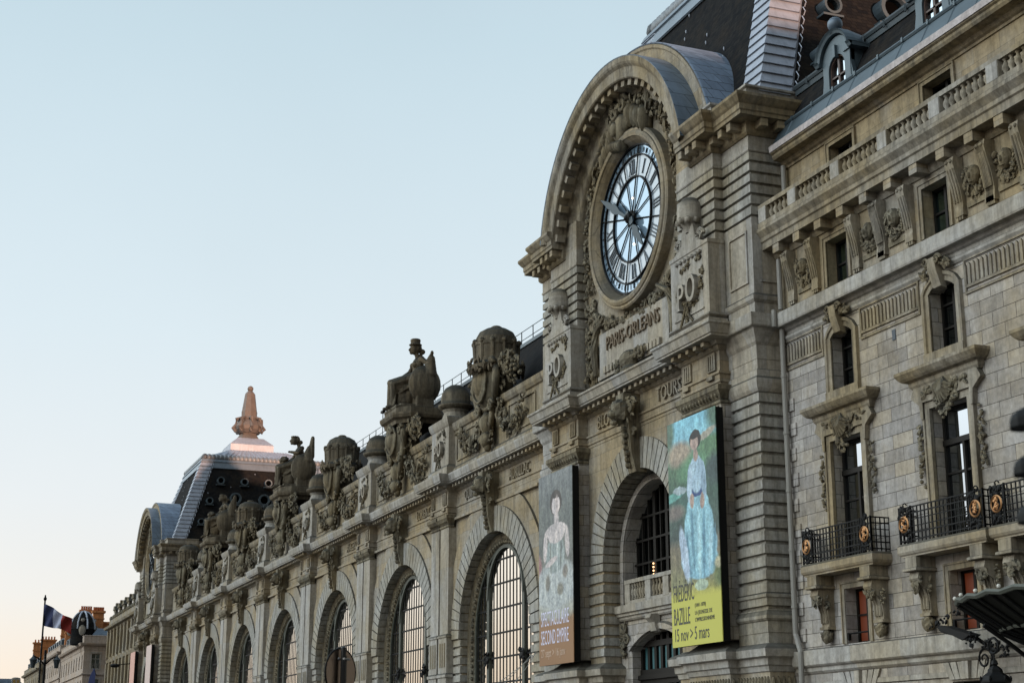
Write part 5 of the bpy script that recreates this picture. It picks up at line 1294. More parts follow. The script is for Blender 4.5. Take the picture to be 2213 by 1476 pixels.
    for z in (5.85, 6.03): s.box(xa + .55, xb - .55, y_ - .012, y_ + .012, z - .012, z + .012); s.box(xb - .012, xb + .012, y_, HY, z - .012, z + .012)
    n = round(22 * hb / 1.8)
    for k in range(n + 1):
        x = xa + (xb - xa) * k / n; s.box(x - .014, x + .014, y_ - .014, y_ + .014, 5.43, 6.38)
    for k in range(5):
        y = y_ + (HY - y_) * k / 4
        for x in (xa, xb): s.box(x - .014, x + .014, y - .014, y + .014, 5.43, 6.38)
    s.build('balcony_railing', M['iron'], b)
    for q in (xa + .28, xb - .28):
        s = MB(); s.box(q - .27, q - .24, y_ - .03, y_ + .03, 5.43, 6.4); s.box(q + .24, q + .27, y_ - .03, y_ + .03, 5.43, 6.4)
        foliage(s, [(q - .15, 5.6), (q + .15, 5.6), (q - .15, 6.25), (q + .15, 6.25)], 46, .09, rnd, .17, y_ - .01, .02); scroll(s, (q, 6.42), .08, 1, .02, 1, y_)
        s.build('railing_panel', M['iron'], b)
        s = MB(); s.arcsweep(circ_pts(q, 5.92, .19, 28), [(-.02, y_ - .06), (0, y_ - .09), (.03, y_ - .06)], True)
        foliage(s, [(q - .07, 5.8), (q + .07, 5.88), (q - .06, 5.96), (q + .06, 6.06)], 18, .06, rnd, .05, y_ - .06, .02)
        s.tube([(q - .07, y_ - .07, 5.82), (q + .08, y_ - .07, 5.86), (q - .05, y_ - .07, 5.93), (q + .07, y_ - .07, 6.0), (q - .04, y_ - .07, 6.05)], .022, 5)
        s.build('gilt_medallion', M['gold'], b)
    for q in (-hb + .44, hb - .44):
        xx = cx + q; s = MB()
        s.box(xx - .24, xx + .24, .5, HY, 4.72, 5.06); s.sweep([(xx - .26, HY), (xx - .26, .48), (xx + .26, .48), (xx + .26, HY)], [(0, 4.68), (.04, 4.7), (.04, 4.76), (0, 4.78)])
        s.prism_x([(HY, 4.7), (.6, 4.68), (.55, 4.5), (.68, 4.3), (.84, 4.2), (.9, 3.8), (.9, 3.62), (HY, 3.58)], xx - .2, xx + .2)
        for e in (-.12, 0, .12): s.tube([(xx + e, .62, 4.6), (xx + e, .75, 4.3), (xx + e, .86, 4.0), (xx + e, .87, 3.72)], .045, 5)
        s.box(xx - .22, xx + .22, .84, HY, 3.54, 3.62); br = s.build('bracket', M['mould'], b)
        s = MB(); foliage(s, [(xx - .15, 4.45), (xx, 4.2), (xx + .18, 4.45)], 26, .12, rnd, .12, .66, .1); s.ell((xx, .95, 3.36), (.19, .16, .21), rough=.35, nu=10, nv=8)
        foliage(s, [(xx + .24, 4.5), (xx + .26, 4.0)], 12, .1, rnd, .08, .9, .1); foliage(s, [(xx - .2, 3.4), (xx + .2, 3.4)], 12, .08, rnd, .1, .9, .06); s.build('bracket_mask', M['carve'], br)
    # ground storey flat arch
    s = MB()
    for k in range(7):
        t = k - 3; s.prism([(cx + t * .22 - .1, 1.9), (cx + t * .22 + .1, 1.9), (cx + t * .30 + .12, 2.33), (cx + t * .30 - .12, 2.33)], HY - .07 - (.08 if t == 0 else 0), HY)
    s.build('flat_arch', M['plain'], hot)
    window(hot, cx - .75, cx + .75, -1.5, 1.85, HY + .42, 2, (.6,), M['darkglass'])
mb = MB(); mb.box(-35.54, -35.38, 1.08, 1.12, 11.22, 11.52); mb.build('vent_slot', M['numeral'], hot)
mb = MB()
for k in range(10):
    z = 3.3 + k * .78; mb.box(HX0 + .35, HX0 + (.78 if k % 2 == 0 else .70), HY - .05, HY + .02, z, z + .38)
build_each(mb, 'quoin', M['block'], hot, .01)
mb = MB(); px = -41.12
mb.tube([(px, .93, 15.25), (px, .93, 13.6)], .085, 10); mb.tube([(px, .68, 13.55), (px, .66, 13.0)], .085, 10); mb.tube([(px, .93, 12.95), (px, .93, 3.55), (px + .35, .86, 3.0), (px + .35, .80, -1.5)], .085, 10)
for z in (11.4, 9.6, 7.8, 6.0, 4.3): mb.tube([(px, .93, z), (px, .93, z + .08)], .105, 10)
mb.tube([(px - .1, 1.32, 18.5), (px - .1, 1.32, 16.4)], .085, 10)
mb.build('downpipe', M['pipe'], hot)
# unseen block added behind the camera to hold the low sun above the eaves
eb = thing('shade_block', 'tall unseen block with steep roof, added behind the camera to shade the quay', 'building', (100, 0, -1.6))
mb = MB(); hs = [(-78 + 6 * k, -76 + 6 * k, z, z + 2.4) for k in range(26) for z in (2, 6.5, 11, 15.5, 20)]
wall_rect(mb, -80, 80, -1.5, 24, hs, 0, .3); m2 = MB(); m2.add([(90 + y, x, z) for x, y, z in mb.v], mb.f); m2.box(90.5, 110, -80, 80, -1.5, 23.9); m2.build('wall', M['block'], eb)
mb = MB(); mb.prism([(89.6, 24), (110, 24), (107, 29.1), (92, 29.1)], -80, 80); mb.build('roof', M['slate'], eb)

# ------------------------------------------------------------------ exhibition banners
def banner(x0, x1, z0, z1, y, face, label, words, group):
    T = thing('exhibition_banner', label, 'banner', ((x0 + x1) / 2, y, z0), group)
    b = MB(); b.box(x0 + .02, x1 - .02, y + .03, y + .29, z0 + .02, z1 - .02); b.build('banner_box', M['iron'], T)
    b = MB(); b.box(x0, x1, y, y + .028, z0, z1); p = b.build('printed_face', face, T)
    for txt, x, z, h, sx, mat, bold in words: text_mb(txt, x, z, y - .004, h, .008, sx, 'LEFT', bold).build('lettering', mat, p)
    return T
M['ink'] = simple('banner_ink', (.05, .05, .045), .6)
M['lilac'] = simple('banner_pale_lilac', (.62, .60, .74), .6)
M['pinkish'] = simple('banner_pale_tan', (.50, .36, .27), .6)
X0, X1, Z0, Z1 = -46.36, -42.98, 3.42, 10.78
Y_ = (.50, .48, .10)
f2 = paint('green_garden_print', X0, X1, Z0, Z1,
    [(0, Y_), (.21, (.45, .42, .11)), (.27, (.22, .22, .12)), (.36, (.20, .18, .12)), (.43, (.17, .15, .11)), (.47, (.07, .10, .09)), (.66, (.05, .10, .08)), (.78, (.09, .16, .10)), (.86, (.12, .22, .18)), (.90, (.24, .48, .58)), (1.0, (.22, .50, .62))],
    [(.06, .92, .16, .12, 10, (.10, .18, .13), .4), (1.0, .94, .24, .09, 30, (.08, .17, .12), .5), (.85, .79, .24, .05, -8, (.10, .22, .11), .5), (.30, .80, .2, .05, 0, (.34, .27, .20), .5), (.78, .845, .14, .015, 12, (.36, .33, .26), .4), (.55, .72, .25, .06, 0, (.12, .30, .16), .6), (.9, .70, .2, .06, 0, (.05, .09, .09), .6),
     (.28, .60, .30, .06, 5, (.05, .13, .11), .4), (.18, .635, .2, .018, 10, (.10, .34, .30), .3), (.30, .655, .12, .015, -5, (.34, .44, .48), .3), (.2, .57, .16, .03, 0, (.20, .17, .15), .7),
     # a generic lady in a pale blue dress
     (.60, .36, .30, .07, -3, (.20, .44, .56), .1), (.60, .42, .29, .09, 0, (.22, .47, .58), .1), (.60, .50, .24, .10, 0, (.24, .50, .60), .1), (.59, .57, .18, .07, 0, (.24, .50, .60), .1),
     (.42, .39, .025, .10, 8, (.10, .26, .36), .5), (.50, .45, .022, .13, 4, (.11, .28, .38), .5), (.60, .42, .03, .14, 0, (.34, .60, .68), .5), (.68, .44, .022, .13, -3, (.10, .27, .38), .5), (.78, .40, .028, .10, -8, (.32, .56, .66), .5), (.84, .40, .02, .08, -8, (.10, .26, .36), .5),
     (.35, .40, .06, .11, 14, (.40, .52, .66), .3), (.59, .630, .115, .018, 0, (.03, .08, .24), .12), (.59, .70, .125, .072, 0, (.34, .50, .62), .12), (.47, .67, .045, .075, -6, (.36, .50, .62), .15), (.70, .67, .045, .08, 6, (.28, .42, .54), .15), (.50, .60, .035, .03, 0, (.40, .28, .23), .2), (.67, .59, .035, .03, 0, (.40, .28, .23), .2),
     (.58, .775, .04, .025, 0, (.40, .28, .23), .15), (.58, .838, .10, .038, 0, (.03, .028, .03), .12), (.565, .826, .068, .03, 0, (.44, .31, .26), .12), (.58, .856, .085, .016, 0, (.03, .028, .03), .1),
     (.62, .268, .11, .022, 0, (.40, .50, .36), .12), (.92, .30, .1, .06, 0, (.12, .16, .06), .7), (.9, .34, .06, .02, 0, (.4, .38, .24), .5)], .38, .026, (.58, .42, 1.22, 1.12))
banner(X0, X1, Z0, Z1, -.52, f2, 'turquoise and yellow exhibition banner on the pilaster right of the arch, nearest the camera',
    [('FRÉDÉRIC', X0 + .14, 4.86, .56, .43, M['ink'], 0), ('BAZILLE', X0 + .14, 4.12, .56, .41, M['ink'], 0), ('(1841-1870)', X0 + 1.62, 4.60, .12, .9, M['ink'], 0), ('LA JEUNESSE DE', X0 + 1.62, 4.36, .13, .9, M['ink'], 0), ("L'IMPRESSIONNISME", X0 + 1.62, 4.14, .13, .82, M['ink'], 0), ('15 nov > 5 mars', X0 + .14, 3.66 - .06, .42, .62, M['ink'], 0)], 'tall banners on the pilasters')
X0, X1, Z0, Z1 = -57.9, -54.5, 3.42, 10.85
B_ = (.27, .145, .07)
f1 = paint('grey_portrait_print', X0, X1, Z0, Z1,
    [(0, B_), (.22, (.25, .15, .08)), (.27, (.26, .23, .17)), (.34, (.22, .21, .17)), (.42, (.18, .18, .16)), (.6, (.14, .15, .14)), (.8, (.13, .145, .14)), (1, (.17, .185, .19))],
    [(.06, .50, .08, .06, 0, (.36, .17, .17), .7), (.5, .38, .52, .13, 0, (.38, .41, .42), .4), (.52, .29, .44, .05, 0, (.36, .36, .30), .7), (.3, .40, .3, .08, 0, (.46, .50, .52), .4), (.75, .42, .25, .08, 0, (.32, .36, .36), .5), (.45, .36, .1, .05, 0, (.18, .17, .13), .6),
     (.5, .40, .46, .12, 0, (.40, .43, .43), .3), (.3, .42, .06, .04, 0, (.2, .19, .16), .5), (.62, .38, .08, .03, 0, (.22, .21, .17), .5), (.75, .46, .07, .03, 0, (.22, .2, .17), .5), (.45, .48, .08, .03, 0, (.5, .52, .54), .5),
     (.5, .55, .24, .09, 0, (.30, .35, .34), .15), (.38, .54, .02, .08, 4, (.17, .19, .18), .5), (.55, .54, .02, .08, -2, (.46, .5, .5), .5), (.64, .55, .02, .07, -6, (.17, .19, .18), .5),
     (.52, .665, .27, .038, 0, (.56, .49, .48), .12), (.52, .64, .2, .035, 0, (.54, .47, .46), .15), (.24, .60, .055, .075, -5, (.54, .47, .46), .15), (.80, .60, .055, .075, 5, (.48, .42, .41), .15), (.40, .52, .16, .016, 12, (.54, .47, .46), .2),
     (.53, .72, .065, .045, 0, (.52, .45, .44), .12), (.52, .805, .15, .062, 0, (.07, .06, .055), .1), (.52, .79, .105, .048, 0, (.58, .50, .49), .1), (.52, .838, .10, .014, 0, (.07, .06, .055), .1), (.545, .79, .03, .045, 0, (.46, .38, .37), .6)], .4, .022, (.52, .40, 1.15, 1.08))
banner(X0, X1, Z0, Z1, -.52, f1, 'grey and brown exhibition banner with pale lady, on the pilaster left of the arch',
    [('SPECTACULAIRE', X0 + .2, 4.92, .58, .47, M['lilac'], 0), ('SECOND EMPIRE', X0 + .2, 4.22, .56, .475, M['lilac'], 0), ('27 sept > 16 janv', X0 + .2, 3.74, .32, .78, M['pinkish'], 0)], 'tall banners on the pilasters')
for cx, lab in ((-162.4, 'pale pink far banner on the right pilaster of the far clock front'), (-173.9, 'leftmost of the far banners, a narrow pink strip on the far clock front')):
    banner(cx - 1.7, cx + 1.7, 3.42, 10.85, -.52, simple('pale_banner', (.55, .42, .38) if cx > -170 else (.60, .33, .26), .6), lab, [], 'tall banners on the pilasters')

# ------------------------------------------------------------------ far wing and town houses
fw = thing('far_wing', 'narrow pilastered stone wing with balustrade dormers beyond the far clock front', 'building', (-195, 1, -1.6))
mb = MB(); hs = []
for k in range(9):
    x = -180.0 - 3.1 * k - .9; hs += [(x - .6, x + .6, 12.6, 15.0), (x - .65, x + .65, 7.6, 11.0), (x - .6, x + .6, 2.5, 5.5)]
hs = [h for h in hs if h[0] > -208]
wall_rect(mb, -209, -177, -1.5, 15.6, hs, 1.1, .5); mb.add([(-209, 1.1, -1.5), (-209, 12, -1.5), (-209, 12, 15.6), (-209, 1.1, 15.6)], [(0, 1, 2, 3)]); mb.build('wall', M['mould'], fw)
mb = MB()
for h in hs: mb.add([(h[0], 1.5, h[2]), (h[1], 1.5, h[2]), (h[1], 1.5, h[3]), (h[0], 1.5, h[3])], [(0, 1, 2, 3)])
build_each(mb, 'window', M['darkglass'], fw, .01)
mb = MB()
for k in range(11):
    x = -177.9 - 3.1 * k; 
    if x > -209: mb.box(x - .35, x + .35, .85, 1.2, 12.2, 15.6); mb.box(x - .35, x + .35, .85, 1.2, 6.8, 11.5)
build_each(mb, 'pilaster', M['mould'], fw, .01)
mb = MB(); mb.sweep([(-209.2, 3), (-209.2, 1.1), (-177, 1.1)], [(-.2, 15.4), (.1, 15.45), (.2, 15.7), (.6, 15.75), (.7, 16.0), (-.2, 16.1)]); mb.sweep([(-209.2, 1.1), (-177, 1.1)], [(-.1, 11.5), (.15, 11.55), (.25, 11.9), (-.1, 12.0)])
mb.box(-209, -177, 1.0, 1.3, 16.1, 16.9); mb.build('cornice', M['mould'], fw)
for k in range(7):
    x = -181.5 - 4.2 * k; mb = MB(); mb.box(x - .8, x + .8, 1.3, 3.2, 16.0, 18.1); mb.prism([(x - 1.0, 18.1), (x + 1.0, 18.1), (x + .5, 18.6), (x - .5, 18.6)], 1.2, 3.4); mb.box(x - .35, x + .35, 1.4, 2.2, 18.6, 19.0)
    for q in (-1, 1): mb.ell((x + q * 1.3, 1.15, 17.1), (.3, .3, .35))
    d_ = mb.build('stone_dormer', M['carve'], fw); mb = MB(); mb.box(x - .4, x + .4, 1.26, 1.31, 16.5, 17.8); mb.build('dormer_window', M['darkglass'], d_)
mb = MB(); mb.add([(-209, 2, 16.2), (-177, 2, 16.2), (-177, 4.5, 19), (-209, 4.5, 19), (-177, 12, 19.5), (-209, 12, 19.5), (-209, 12, 16.2)], [(0, 1, 2, 3), (3, 2, 4, 5), (0, 3, 5, 6)]); mb.build('roof', M['slate'], fw)

M['pinkst'] = stone('pink_limestone', (.52, .44, .38), (.46, .36, .28), .3, .3, bw=1.2, bh=.5, tanamt=.4, top=.3)
M['chim'] = stone('sunlit_chimney_render', (.72, .30, .12), (.60, .24, .09), .4, 0, tanamt=.5, top=.3)  # orange of low sunlight is put into the chimney colour
M['pot'] = simple('terracotta_pot', (.45, .13, .05), .8)
def chimney(parent, x0, x1, y0, y1, z0, z1, pots=5, name='chimney'):
    c = MB(); c.box(x0, x1, y0, y1, z0, z1); c.box(x0 - .2, x1 + .2, y0 - .2, y1 + .2, z1 - .05, z1 + .25); c.box(x0 - .1, x1 + .1, y0 - .1, y1 + .1, z0 + (z1 - z0) * .7, z0 + (z1 - z0) * .75)
    o = c.build(name, M['chim'], parent); p = MB()
    for k in range(pots):
        y = y0 + (y1 - y0) * (k + .5) / pots; p.lathe((x0 + x1) / 2, y, [(.16, z1 + .2), (.14, z1 + .75), (.17, z1 + .8)], 8)
    p.build('chimney_pots', M['pot'], o)
def townhouse(xr, xl, y0, depth, zc, label, bays_side, bays_front, mat, zroof=2.6, dome=None, chim=()):
    """corner at (xr, y0): the right-hand end wall faces the camera, the long front follows the quay"""
    T = thing('town_house', label, 'building', ((xr + xl) / 2, y0 + depth / 2, -1.6), 'town houses at the left end of the quay')
    w_ = MB(); holes = []; wins = []
    n = bays_front
    for k in range(n):
        x = xl + (xr - xl) * (k + .5) / n
        for z in (zc - 3.4, zc - 6.9, zc - 10.4, zc - 13.6): 
            if z > 0: holes.append((x - .55, x + .55, z, z + 1.9))
    wall_rect(w_, xl, xr, -1.5, zc, holes, y0, .3)
    for h in holes: wins.append(('f', h))
    ys = [y0 + depth * (k + .5) / bays_side for k in range(bays_side)]; sh = []
    for y in ys:
        for z in (zc - 3.4, zc - 6.9, zc - 10.4, zc - 13.6):
            if z > 0: sh.append((y - .55, y + .55, z, z + 2.0))
    t_ = MB(); wall_rect(t_, y0, y0 + depth, -1.5, zc, sh, 0, .3)
    w_.add([(xr - yy, xx, zz) for xx, yy, zz in t_.v], t_.f)
    w_.add([(xl, y0, -1.5), (xl, y0 + depth, -1.5), (xl, y0 + depth, zc), (xl, y0, zc)], [(0, 1, 2, 3)])
    w_.build('wall', mat, T)
    for kind, h in wins[:100]:
        g = MB(); g.box(h[0], h[1], y0 + .22, y0 + .26, h[2], h[3]); g.build('window', M['darkglass'], T)
    for h in sh:
        g = MB(); g.box(xr - .26, xr - .22, h[0], h[1], h[2], h[3]); o = g.build('window', M['darkglass'], T)
        g = MB(); m_ = (h[0] + h[1]) / 2; g.box(xr - .22, xr - .18, m_ - .05, m_ + .05, h[2], h[3]); g.box(xr - .22, xr - .18, h[0], h[1], h[2] + 1.3, h[2] + 1.38)
        g.box(xr - .03, xr + .1, h[0] - .2, h[1] + .2, h[2] - .15, h[2]); g.box(xr - .03, xr + .08, h[0] - .25, h[1] + .25, h[3] + .1, h[3] + .25)
        for e in (h[0] - .2, h[1] + .05): g.box(xr - .03, xr + .05, e, e + .15, h[2], h[3])
        for k in range(7): yy = h[0] + (h[1] - h[0]) * k / 6; g.box(xr + .06, xr + .09, yy - .015, yy + .015, h[2], h[2] + .7)
        g.build('window_frame', M['plain'], o)
    c = MB(); pa = [(xl, y0), (xr, y0), (xr, y0 + depth)]
    c.sweep(pa, [(-.1, zc - .9), (.05, zc - .85), (.08, zc - .6), (.1, zc - .3), (.5, zc - .25), (.65, zc), (.65, zc + .1), (-.1, zc + .15)])
    for zz in (zc - 4.3, zc - 7.8): c.sweep(pa, [(-.05, zz), (.2, zz + .05), (.2, zz + .2), (-.05, zz + .25)])
    c.sweep(pa, [(-.1, zc + .1), (.1, zc + .12), (.1, zc + 1.0), (.15, zc + 1.05), (.15, zc + 1.15), (-.1, zc + 1.2)]); c.build('cornice', mat, T)
    r = MB(); e = 1.6; b_ = [(xl, y0 + .3, zc + .2), (xr - .3, y0 + .3, zc + .2), (xr - .3, y0 + depth, zc + .2), (xl, y0 + depth, zc + .2)]; q = [(xl, y0 + .3 + e, zc + zroof), (xr - .3 - e, y0 + .3 + e, zc + zroof), (xr - .3 - e, y0 + depth - e, zc + zroof), (xl, y0 + depth - e, zc + zroof)]
    r.add(b_ + q, [(0, 1, 5, 4), (1, 2, 6, 5), (2, 3, 7, 6), (4, 5, 6, 7)]); ro = r.build('roof', M['zinc'], T)
    for k in range(bays_front - 1):
        x = xl + (xr - xl) * (k + .7) / n; d_ = MB(); d_.box(x - .6, x + .6, y0 + .4, y0 + 2, zc + .9, zc + 2.3); d_.ell((x, y0 + 1.1, zc + 2.3), (.75, .8, .3)); o = d_.build('dormer', M['zincplain'], ro)
    for y in ys[-1:]:
        d_ = MB(); d_.box(xr - 2.2, xr - .45, y - 1.1, y + 1.1, zc + 1.0, zc + 2.5); d_.ell((xr - 1.2, y, zc + 2.5), (.9, 1.2, .35)); o = d_.build('dormer', M['plain'], ro)
        for s in (-.45, .45): g = MB(); g.box(xr - .46, xr - .42, y + s - .3, y + s + .3, zc + 1.1, zc + 2.2); g.build('dormer_window', M['darkglass'], o)
    for a in chim: chimney(ro, *a)
    if dome:
        dx, dy, r_, zb, zt = dome; d_ = MB(); prof = [(r_, zb)] + [(r_ * math.cos(R(t)), zb + (zt - zb) * math.sin(R(t))) for t in range(0, 91, 10)]
        d_.lathe(dx, dy, prof, 24); d_.lathe(dx, dy, [(r_ - .1, zc), (r_ - .1, zb + .05)], 24); do = d_.build('dome', M['slate'], T, smooth=True)
        for k in range(8):
            a = 2 * PI * k / 8 + .25; g = MB(); g.tube([(dx + (r_ + .03) * math.cos(R(t)) * math.cos(a), dy + (r_ + .03) * math.cos(R(t)) * math.sin(a), zb + (zt - zb + .05) * math.sin(R(t))) for t in range(0, 91, 10)], .13, 6); g.build('dome_rib', M['zincpale'], do)
        for k in range(4):
            a = 2 * PI * k / 4 - .15; x, y = dx + r_ * 1.0 * math.cos(a), dy + r_ * 1.0 * math.sin(a); g = MB(); g.ell((x, y, zb - .2), (.3, .5, .75)); g.ell((dx + r_ * .86 * math.cos(a), dy + r_ * .86 * math.sin(a), zb + (zt - zb) * .5), .3); g.build('dome_window', M['plain'], do)
    return T
townhouse(-230, -262, .3, 10, 15.4, 'pink corner house with dark ribbed dome and orange chimneys behind the flag', 3, 9, M['pinkst'], 2.3, (-233.5, .3, 1.75, 17.6, 20.1), [(-238.5, -237.6, -.6 + .9, 1.9, 17, 20.5, 5), (-236, -235, 1.5 + .3, 3.3, 17, 20.2, 6), (-236.5, -235.6, .9 + 1.3, 5.2, 16.5, 18.7, 2)])
townhouse(-270, -300, .8, 10, 16.6, 'house with pale end gable and grey roof, left of the dome', 3, 8, M['pinkst'], 3.0, None, [(-271, -270.2, 1.4, 4.2, 17, 20.8, 5), (-285, -284, 2, 5, 17, 21.5, 5)])
townhouse(-310, -345, .8, 10, 16.0, 'grey town house with zinc roof, second beyond the domed corner house', 3, 8, M['mould'], 3.6, None, [(-312, -311, 1.0, 3.6, 17, 21.2, 5), (-330, -329, 1, 4, 17, 21.8, 5)])
townhouse(-440, -480, -6, 14, 17.5, 'farthest low house with red chimney pots at the lower left edge', 3, 8, M['pinkst'], 2.5, None, [(-441, -440, -4.5, 0, 17.5, 20.5, 7)])

# ------------------------------------------------------------------ flags
def flag(px, py, ztop, zbot, w_, h_, label, seed, pole_r=.04, drop=.5, dx=(0.55, .83), name='flag', droop=False):
    T = thing('flagpole', label[0], 'flagpole', (px, py, zbot)); p = MB(); p.tube([(px, py, zbot), (px, py, ztop)], [pole_r * 1.3, pole_r], 8); p.build('pole', M['iron'], T)
    p = MB(); p.ell((px, py, ztop + .05), (pole_r * 2, pole_r * 2, pole_r * 2.6)); p.ell((px, py, ztop + .05 + pole_r * 3), (pole_r, pole_r, pole_r * 2)); p.build('pole_finial', M['iron'], T)
    F = thing('flag', label[1], 'flag', (px, py, ztop - .1))
    nx, nz = 30, 14; cols = [simple('flag_blue', (.035, .045, .12), .8), simple('flag_white', (.42, .44, .56), .8), simple('flag_red', (.24, .018, .012), .8)]
    def P(u, v):
        x = u * w_; s_ = .10 * math.sin(u * 9 + v * 2 + seed) * u + .05 * math.sin(u * 17 + v * 5); z = ztop - .12 - v * h_ * (1 - .42 * u) - drop * u ** 1.1 * w_ + .05 * math.sin(u * 8 + v * 3) * u
        return (px + dx[0] * x + s_ * dx[1], py + dx[1] * x - s_ * dx[0], z)
    for c in range(3):
        m_ = MB(); a, b_ = c / 3, (c + 1) / 3; vs = [P(a + (b_ - a) * i / 10, j / nz) for i in range(11) for j in range(nz + 1)]; k = len(vs)
        vs += [(x + .006 * dx[1], y + .006 * -dx[0], z) for x, y, z in vs]
        fs = [(i * (nz + 1) + j, (i + 1) * (nz + 1) + j, (i + 1) * (nz + 1) + j + 1, i * (nz + 1) + j + 1) for i in range(10) for j in range(nz)]
        fs += [tuple(q + k for q in f[::-1]) for f in fs]; m_.add(vs, fs); m_.build(['blue_stripe', 'white_stripe', 'red_stripe'][c], cols[c], F, smooth=True)
flag(-59.6, -19.2, 5.50, -1.6, 1.04, .80, ('slim dark flagpole carrying the large flag at lower left', 'blue white and red flag streaming from the slim dark pole'), .5, .03, .56, (.45, .89))
lp = thing('small_flag', 'tiny drooping blue flag hanging from the domed corner house', 'flag', (-228.8, 2.2, 11)); p = MB(); p.tube([(-229.9, 2.2, 11.0), (-228.6, 1.6, 12.2)], .05, 5); p.build('staff', M['iron'], lp)
p = MB(); p.prism_x([(1.7, 12.0), (1.2, 10.9), (1.0, 9.8), (1.5, 9.5), (1.9, 9.9), (1.95, 11.2)], -228.9, -228.8); p.build('cloth', simple('blue_cloth', (.08, .10, .24), .8), lp)
for (x, y, z, lab) in ((-181, -1.2, 9.9, 'dark street lamp on a bracket beside the leftmost far banner'), (-229.0, -1.6, 9.7, 'dark street lamp on a bracket below the domed corner house')):
    T = thing('street_lamp', lab, 'street lamp', (x, y, z), 'bracket lamps far down the quay'); p = MB(); p.tube([(x + .2, 1.1, z - .3), (x, .2, z + .15), (x, y, z)], .06, 6); p.build('arm', M['iron'], T)
    p = MB(); p.ell((x, y - .25, z - .1), (.35, .55, .22)); p.build('lamp_head', M['iron'], T)
T = thing('lamp_post', 'dark old lamp post with scrolled arms at the lower left, beside the flagpole', 'street lamp', (-80, -17.75, -1.6)); p = MB()
lx, ly = -80, -17.35
p.lathe(lx, ly, [(.3, -1.6), (.3, -.6), (.12, -.4), (.09, 3.0), (.14, 3.1), (.07, 3.3), (.06, 5.0)], 10); p.build('post', M['iron'], T)
for s in (-1, 1):
    p = MB(); p.tube([(lx, ly, 4.3), (lx, ly + s * .3, 4.6), (lx, ly + s * .52, 4.7)], .04, 6); scroll(p, (lx, 4.4), .2, 1.4, .03, s, ly); p.build('arm', M['iron'], T)
    p = MB(); p.lathe(lx, ly + s * .55, [(.08, 4.15), (.16, 4.5), (.19, 4.54), (.06, 4.68), (.02, 4.8), (0, 4.84)], 8); p.build('lantern_head', M['lead'], T)

# ------------------------------------------------------------------ glass entrance canopy and lantern
T = thing('entrance_canopy', 'dark fan-shaped iron and glass canopy over the hotel entrance, lower right', 'canopy', (-27.6, 1.1, 2.9))
cx0, cy0 = -28.0, 1.15; rx, ry = 4.35, 2.6; nseg = 26
rim = [(cx0 + rx * math.cos(PI + PI * i / nseg), cy0 + ry * math.sin(PI + PI * i / nseg) - .02, 3.52 + .06 * (i % 2)) for i in range(nseg + 1)]
inn = [(cx0 + rx * .5 * math.cos(PI + PI * i / nseg), cy0 + ry * .2 * math.sin(PI + PI * i / nseg), 2.32) for i in range(nseg + 1)]
mid = [tuple(a * .55 + b_ * .45 - (.12 if q == 2 else 0) for q, (a, b_) in enumerate(zip(p_, i_))) for p_, i_ in zip(rim, inn)]
mb = MB(); vs = rim + mid + inn; n1 = nseg + 1
mb.add(vs, [(i, i + 1, n1 + i + 1, n1 + i) for i in range(nseg)] + [(n1 + i, n1 + i + 1, 2 * n1 + i + 1, 2 * n1 + i) for i in range(nseg)])
mb.add([(x, y, z + .03) for x, y, z in vs], [(n1 + i, n1 + i + 1, i + 1, i) for i in range(nseg)] + [(2 * n1 + i, 2 * n1 + i + 1, n1 + i + 1, n1 + i) for i in range(nseg)])
mb.build('canopy_panes', simple('dark_canopy_glass', (.014, .014, .011), .6, 0, .15), T)
for i in range(0, nseg + 1):
    mb = MB(); mb.tube([(x, y, z - .03) for x, y, z in (rim[i], mid[i], inn[i])], .035, 5); mb.build('rib', M['iron'], T)
mb = MB(); mb.tube(rim, .07, 6); mb.tube(mid, .05, 6); mb.tube(inn, .08, 6); mb.build('rim', M['greeniron'], T)
mb = MB()
for i in range(0, nseg + 1, 2): mb.ell((rim[i][0], rim[i][1] - .05, rim[i][2] + .12), .05, nu=8, nv=6)
build_each(mb, 'rim_lamp', simple('frosted_globe', (.6, .58, .52), .4), T, .1)
mb = MB()
for q, (ax, ay) in enumerate(((-31.9, .1), (-29.9, -1.0))):
    pts = [(ax, 1.05, 1.2), (ax, .7, 1.9), (ax + .2, ay + .6, 2.5), (ax + .1, ay, 2.9)]; mb.tube(pts, .05, 6); scroll(mb, (ax, 2.3), .28, 1.6, .035, 1, .6)
foliage(mb, [(-31.6, 2.75), (-30.6, 2.5), (-29.8, 2.3)], 60, .07, rnd, .16, -.2, .15)
mb.build('iron_scrollwork', M['iron'], T)
mb = MB()
for k in range(4): mb.prism([(-33.2 + k * .1, 3.02 + .03 * k), (-31.9, 2.72), (-31.6, 2.85), (-32.7, 3.14)], .3 - k * .1, .26 - k * .1)
foliage(mb, [(-33.4, 3.12), (-32.2, 3.5)], 26, .07, rnd, .08, .2, .1); mb.build('side_flap', M['iron'], T)
T = thing('hanging_lantern', 'black six-sided lantern hanging from a ring under the canopy', 'lantern', (-29.0, -1.4, 1.9))
x, y = -29.0, -1.4
p = MB(); p.tube([(x + .17 * math.cos(a), y, 2.38 + .17 * math.sin(a)) for a in [2 * PI * i / 16 for i in range(16)]], .03, 5, True); p.tube([(x, y, 2.22), (x, y, 2.05)], .02, 5); p.build('ring', M['iron'], T)
p = MB(); p.lathe(x, y, [(.0, 2.1), (.06, 2.05), (.08, 1.98), (.05, 1.95), (.1, 1.92), (.16, 1.86), (.17, 1.8), (.28, 1.72), (.33, 1.62), (.33, 1.58), (.28, 1.56)], 6)
